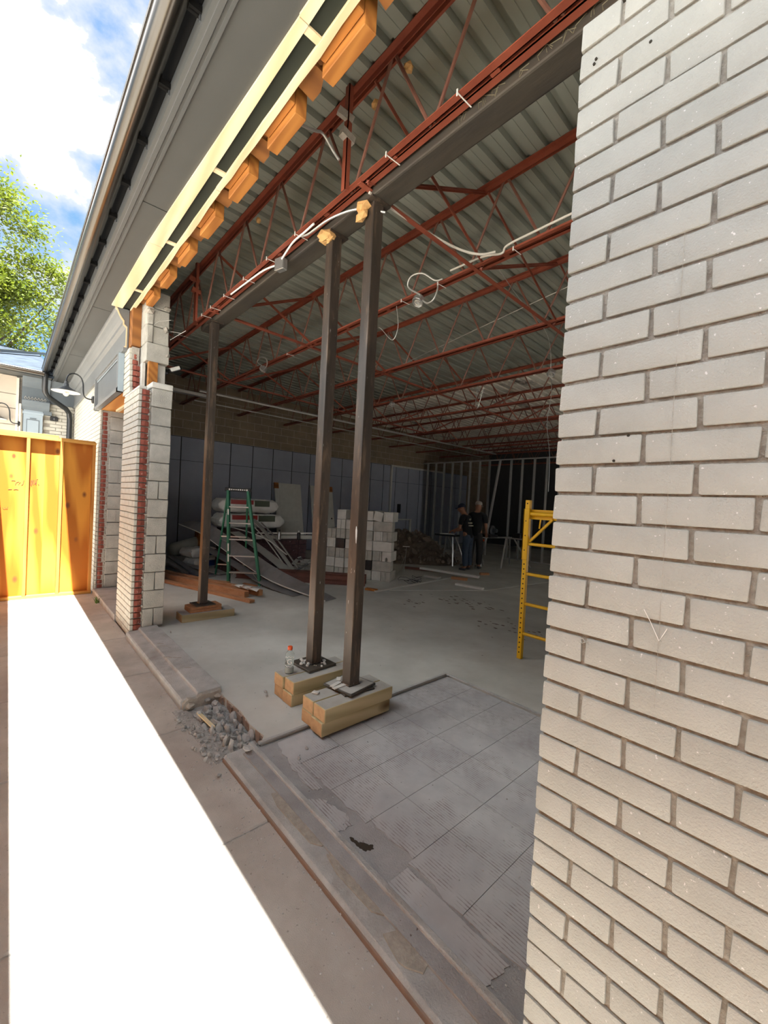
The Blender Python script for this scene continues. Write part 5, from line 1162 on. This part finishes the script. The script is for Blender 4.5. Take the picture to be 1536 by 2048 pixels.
def person(loc, ang, S, label, cap, jeans, arms, headyaw=0., lean=.06, printed=False):
    """local frame: +y forward, x to the person's own right; arms: for each side elbow and hand"""
    o = thing('person', label, 'person', loc); o.rotation_euler = (0, 0, ang); o.scale = (S, S, S)
    L = SK(); pel = L.add((0, 0, .92), (.13, .10)); ab = L.add((0, lean*.4, 1.08), (.135, .10), pel); chs = L.add((0, lean, 1.28), (.155, .11), ab)
    sh = L.add((0, lean*1.1, 1.42), (.10, .08), chs); nk = L.add((0, lean*1.5, 1.50), .052, sh); ja = L.add((0, lean*2.1+.03, 1.575), (.066, .078), nk); hd = L.add((0, lean*2.3+.03, 1.66), (.078, .094), ja); tp_ = L.add((0, lean*2.2, 1.73), (.055, .065), hd)
    nose = L.add((math.sin(headyaw)*.115, lean*2.3+.045+math.cos(headyaw)*.105, 1.615), .012, ja)
    for s in (-1, 1): L.add((s*.085, lean*2.2+.02, 1.625), .014, ja)
    cloth = {}
    for s in (-1, 1):
        hp = L.add((s*.095, 0, .88), (.095, .10), pel); kn = L.add((s*.115, .02, .48), (.062, .065), hp); an = L.add((s*.12, -.02, .09), (.042, .045), kn); L.add((s*.135, .12, .035), (.04, .03), an)
        el, ha = arms[s]; sv = L.add((s*.19, lean*1.1, 1.40), .06, sh); ev_ = L.add(el, .043, sv); wr_ = L.add(tuple(V(el).lerp(V(ha), .88)), .030, ev_); pm = L.add(ha, (.040, .020), wr_)
        fd = (V(ha)-V(el)).normalized(); sd = V((1, 0, 0))
        for q, (off, ln) in enumerate(((-.028, .065), (-.010, .078), (.010, .073), (.028, .055))):
            b0 = V(ha)+fd*.035+sd*off; k1 = L.add(b0, .0095, pm); k2 = L.add(b0+fd*ln*.5+V((0, 0, -.008)), .0085, k1); L.add(b0+fd*ln*.85+V((0, 0, -.035)), .007, k2)
        t1 = L.add(V(ha)-sd*s*.045+fd*.0, .0105, pm); L.add(V(ha)-sd*s*.058+fd*.04, .009, t1)
    skin_obj('body', L.v, L.e, L.r, M['skin'], o)
    T = SK(); z0 = T.add((0, 0, .83), (.15, .125)); a = T.add((0, 0, .92), (.158, .13), z0); b2 = T.add((0, lean*.4, 1.08), (.155, .125), a); c2 = T.add((0, lean, 1.28), (.178, .132), b2); d2 = T.add((0, lean*1.1, 1.43), (.118, .098), c2)
    for s in (-1, 1):
        el, ha = arms[s]; q1 = T.add((s*.195, lean*1.1, 1.405), .078, d2); T.add(tuple(V((s*.195, lean*1.1, 1.405)).lerp(V(el), .75)), .068, q1)
    skin_obj('shirt', T.v, T.e, T.r, M['shirt'], o)
    J = SK(); a0 = J.add((0, 0, 1.02), (.135, .11)); a = J.add((0, 0, .93), (.142, .115), a0)
    for s in (-1, 1):
        h1 = J.add((s*.095, 0, .84), (.105, .11), a); h2 = J.add((s*.115, .015, .48), (.084, .086), h1); J.add((s*.12, -.015, .10), (.075, .08), h2)
    skin_obj('jeans', J.v, J.e, J.r, jeans, o)
    for s in (-1, 1):
        B_ = SK(); a = B_.add((s*.12, -.05, .045), (.045, .045)); b2 = B_.add((s*.13, .06, .04), (.048, .042), a); B_.add((s*.14, .16, .03), (.044, .03), b2); skin_obj('shoe', B_.v, B_.e, B_.r, M['shoe'], o, sub=1)
    hc = V((0, lean*2.25+.02, 1.675)); R_ = rotz(-headyaw) @ Matrix.Rotation(-.22, 3, 'X')
    mb = MB().lathe([(.106, -.005), (.108, .02), (.098, .06), (.07, .092), (.03, .108), (.004, .11)], (0, 0, 0), 18)
    mb.prism([(-.075, .07), (-.07, .14), (-.035, .18), (.035, .18), (.07, .14), (.075, .07)], -.006, .006)
    mb.tf(R_ @ Matrix.Diagonal((.9, 1.06, 1)), hc)
    for k_ in range(len(mb.v)): mb.v[k_] = tuple(V(mb.v[k_])+V(loc))
    part('cap', mb, cap, o, smooth=True)
    mb = MB()
    for s in (-1, 1): mb.rock(V(loc)+hc+R_ @ V((s*.032, .092, -.045)), .011, 3)
    part('eyes', mb, M['black'], o)
    if printed:
        mb = MB()
        for (x, z, w_, h) in [(-.0, 1.36, .02, .05), (.03, 1.37, .012, .04), (-.03, 1.36, .012, .03)] + [(-.075+.03*q, 1.27, .018, .034) for q in range(5)] + [(-.07+.045*q, 1.20, .026, .03) for q in range(4)]:
            yb = -.115+lean*(z-1.0)/.3*.9
            mb.box(loc[0]+x-w_/2, loc[0]+x+w_/2, loc[1]+yb-.035, loc[1]+yb+.02, loc[2]+z-h/2, loc[2]+z+h/2)
        part('shirt_print', mb, M['print'], o)
    return o
person((-6.12, 8.42, FZ), PI/2+.15, .92, 'man in a black printed shirt, blue jeans and navy cap, bent over the saw stand', M['capnavy'], M['jeans'],
       {-1: ((-.24, .14, 1.12), (-.16, .42, 1.02)), 1: ((.25, .16, 1.12), (.13, .42, 1.02))}, 0, .10, True)
person((-6.20, 8.84, FZ), PI/2-1.15, .97, 'second man in black with a pale cap, looking down behind the man in jeans', M['capgrey'], M['jeans_dark'],
       {-1: ((-.25, .05, 1.12), (-.20, .24, .96)), 1: ((.25, .03, 1.10), (.24, .20, .92))}, .3, .07)

# ================================================================== TRENCH RUBBLE, WEEDS, CRUMBS
ckm = [mesh_of('broken_chunk', MB().rock((0, 0, 0), 1, 800+s, 1), M['chunk']) for s in range(7)]
rg = random.Random(21); n = 0
for q in range(190):
    t_ = rg.random(); x = -3.12+.70*t_; y = rg.uniform(1.04, 1.235); 
    s_ = rg.uniform(.008, .022) if q > 55 else rg.uniform(.022, .050)
    if q > 55 and rg.random() < .45: y = rg.uniform(.90, 1.04)
    o = inst(ckm[q % 7], 'broken_chunk', (x, y, s_*.40+.006*(q % 3)), None, (rg.uniform(0, 6), rg.uniform(0, 6), rg.uniform(0, 6)), (s_, s_*rg.uniform(.65, 1), s_*rg.uniform(.45, .85)))
    tag(o, 'broken grey concrete chunk lying in the gap between the sills', 'rubble chunk', 'broken concrete chunks in the gap')
for q, (x, y, s_, lab) in enumerate([(-2.36, 1.12, .035, 'rounded grey stone at the corner where the sill and joint strip meet'), (-2.16, 1.42, .02, 'grey stone on the entry floor near the timber crib'), (-2.10, 1.33, .016, 'smaller grey stone on the entry floor near the joint'), (-2.96, 1.54, .026, 'grey stone at the foot of the bottle crib'), (-2.90, 1.52, .02, 'small stone beside the foot of the bottle crib'), (-1.02, 2.15, .015, 'small stone out on the ridged entry tiles'), (-2.30, .93, .026, 'flat stone on the sidewalk just outside the reddish sill edge'), (-4.85, 1.36, .02, 'dark crumb on the slab behind the long sill')]):
    o = inst(ckm[q % 7], 'loose_stone', (x, y, (FZ if x < -2.36 and y > 1.2 else (.045 if y > 1.2 else (.056 if q == 0 else 0)))+s_*.45), None, (q, q*2, q*3), (s_, s_*.8, s_*.65)); tag(o, lab, 'stone')
single('wood_sliver', MB().bar((-2.98, 1.04, .055), (-2.74, 1.06, .05), .022, .010), M['cream'], 'thin splinter of pale wood on the broken concrete', 'splinter')
mb = MB()
for q in range(420):
    x = rg.uniform(-3.6, -.5); y = 1.0-abs(rg.gauss(0, .07)) if q < 260 else rg.uniform(.8, 1.0)
    if q > 330: x = rg.uniform(-7.5, -3.2); y = 1.0-abs(rg.gauss(0, .05))
    mb.rock((x, y, .002), rg.uniform(.002, .006), 900+q, 1)
for q in range(260):
    x = rg.uniform(-2.3, -.55); y = rg.uniform(1.2, 2.9); mb.rock((x, y, .052), rg.uniform(.0015, .0055), 1500+q, 1)
for q in range(60):
    x = rg.uniform(-5, -2.5); y = 1.30+abs(rg.gauss(0, .5)); mb.rock((x, y, FZ+.001), rg.uniform(.002, .007), 1800+q, 1)
single('concrete_crumbs', mb, M['chunk'], 'fine concrete crumbs strewn along the sills and entry floor', 'crumbs')['kind'] = 'stuff'
mb = MB()
for q in range(26):
    c = V((-6.95+rg.uniform(-.05, .05), .975+rg.uniform(-.02, .02), 0)); a = rg.uniform(0, 6.28); l_ = rg.uniform(.05, .13); d_ = V((math.cos(a), math.sin(a), 0)); s = V((-d_.y, d_.x, 0))*.004
    mb.add([c-s, c+s, c+d_*l_*.3+s*.8+V((0, 0, l_*.7)), c+d_*l_*.3-s*.8+V((0, 0, l_*.7)), c+d_*l_*.7+V((0, 0, l_*.85))], [(0, 1, 2, 3), (3, 2, 4)])
single('grass_tuft', mb, M['grass'], 'small green grass tuft growing at the doorway sill', 'grass')['kind'] = 'stuff'

# ================================================================== TREES BEYOND THE WING
def tree(base, crown, label, nclus, seed, trunk_r=.28, leafn=420, extra=()):
    rg = random.Random(seed); o = thing('shade_tree', label, 'tree', base)
    top = V(crown[0]); mb = MB().tube(smooth_path([base, V(base).lerp(top, .45)+V((.15, .1, 0)), top]), [trunk_r*(1-.75*i/12) for i in range(13)], 10)
    part('trunk', mb, M['bark'], o, smooth=True)
    cl = list(extra); R_ = crown[1]
    for q in range(nclus):
        while True:
            p = V((rg.uniform(-1, 1), rg.uniform(-1, 1), rg.uniform(-1, 1)))
            if p.length < 1: break
        cl.append(tuple(top+V((p.x*R_[0], p.y*R_[1], p.z*R_[2]))))
    for q, c in enumerate(cl[::3]):
        st = V(base).lerp(top, rg.uniform(.5, .95)); part('branch', MB().tube(smooth_path([st, st.lerp(V(c), .5)+V((0, 0, .15)), c], 3), [.06*(1-.8*i/6) for i in range(7)], 6), M['bark'], o)
    vs_ = []; fs = []
    for c in cl:
        cr = rg.uniform(.45, .8)
        for q in range(leafn):
            p = V((rg.gauss(0, .5), rg.gauss(0, .5), rg.gauss(0, .33)))*cr+V(c); a = Euler((rg.uniform(-.9, .9), rg.uniform(-.9, .9), rg.uniform(0, 6.28))).to_matrix(); s = rg.uniform(.04, .075)
            k_ = len(vs_); vs_ += [tuple(p+a @ V((-s, 0, 0))), tuple(p+a @ V((0, -s*.5, .01))), tuple(p+a @ V((s, 0, 0))), tuple(p+a @ V((0, s*.5, .01)))]; fs.append((k_, k_+1, k_+2, k_+3))
    me = bpy.data.meshes.new('foliage'); org = V(base); me.from_pydata([tuple(V(p)-org) for p in vs_], [], fs); me.materials.append(M['leaf']); f_ = bpy.data.objects.new('foliage', me); C.objects.link(f_); f_.parent = o; f_['kind'] = 'stuff'
    ROOT[f_.name] = org; return o
up_cl = [(-16.8, -.25, 9.9), (-16.8, .05, 9.55), (-16.9, .35, 9.25), (-16.9, -.55, 9.4), (-17, -.5, 10.3)]
ed_cl = [(-17, .95, 8.3), (-17, 1.15, 7.9), (-17, .5, 8.35), (-17, .0, 8.45), (-17, .9, 7.0), (-17, .8, 6.4), (-17, .3, 5.7), (-17, 0, 6.2), (-17, .5, 7.4), (-17, .1, 7.6)]
tree((-18.5, -1.2, -.05), ((-17.9, -1.1, 7.0), (1.5, 1.75, 1.35)), 'leafy green shade tree rising behind the slate roof of the far wing', 62, 5, extra=up_cl+ed_cl)
tree((-20, -5.5, -.05), ((-20, -5.5, 7.0), (2.2, 2.4, 2.0)), 'second leafy tree further along behind the far wing', 45, 8)
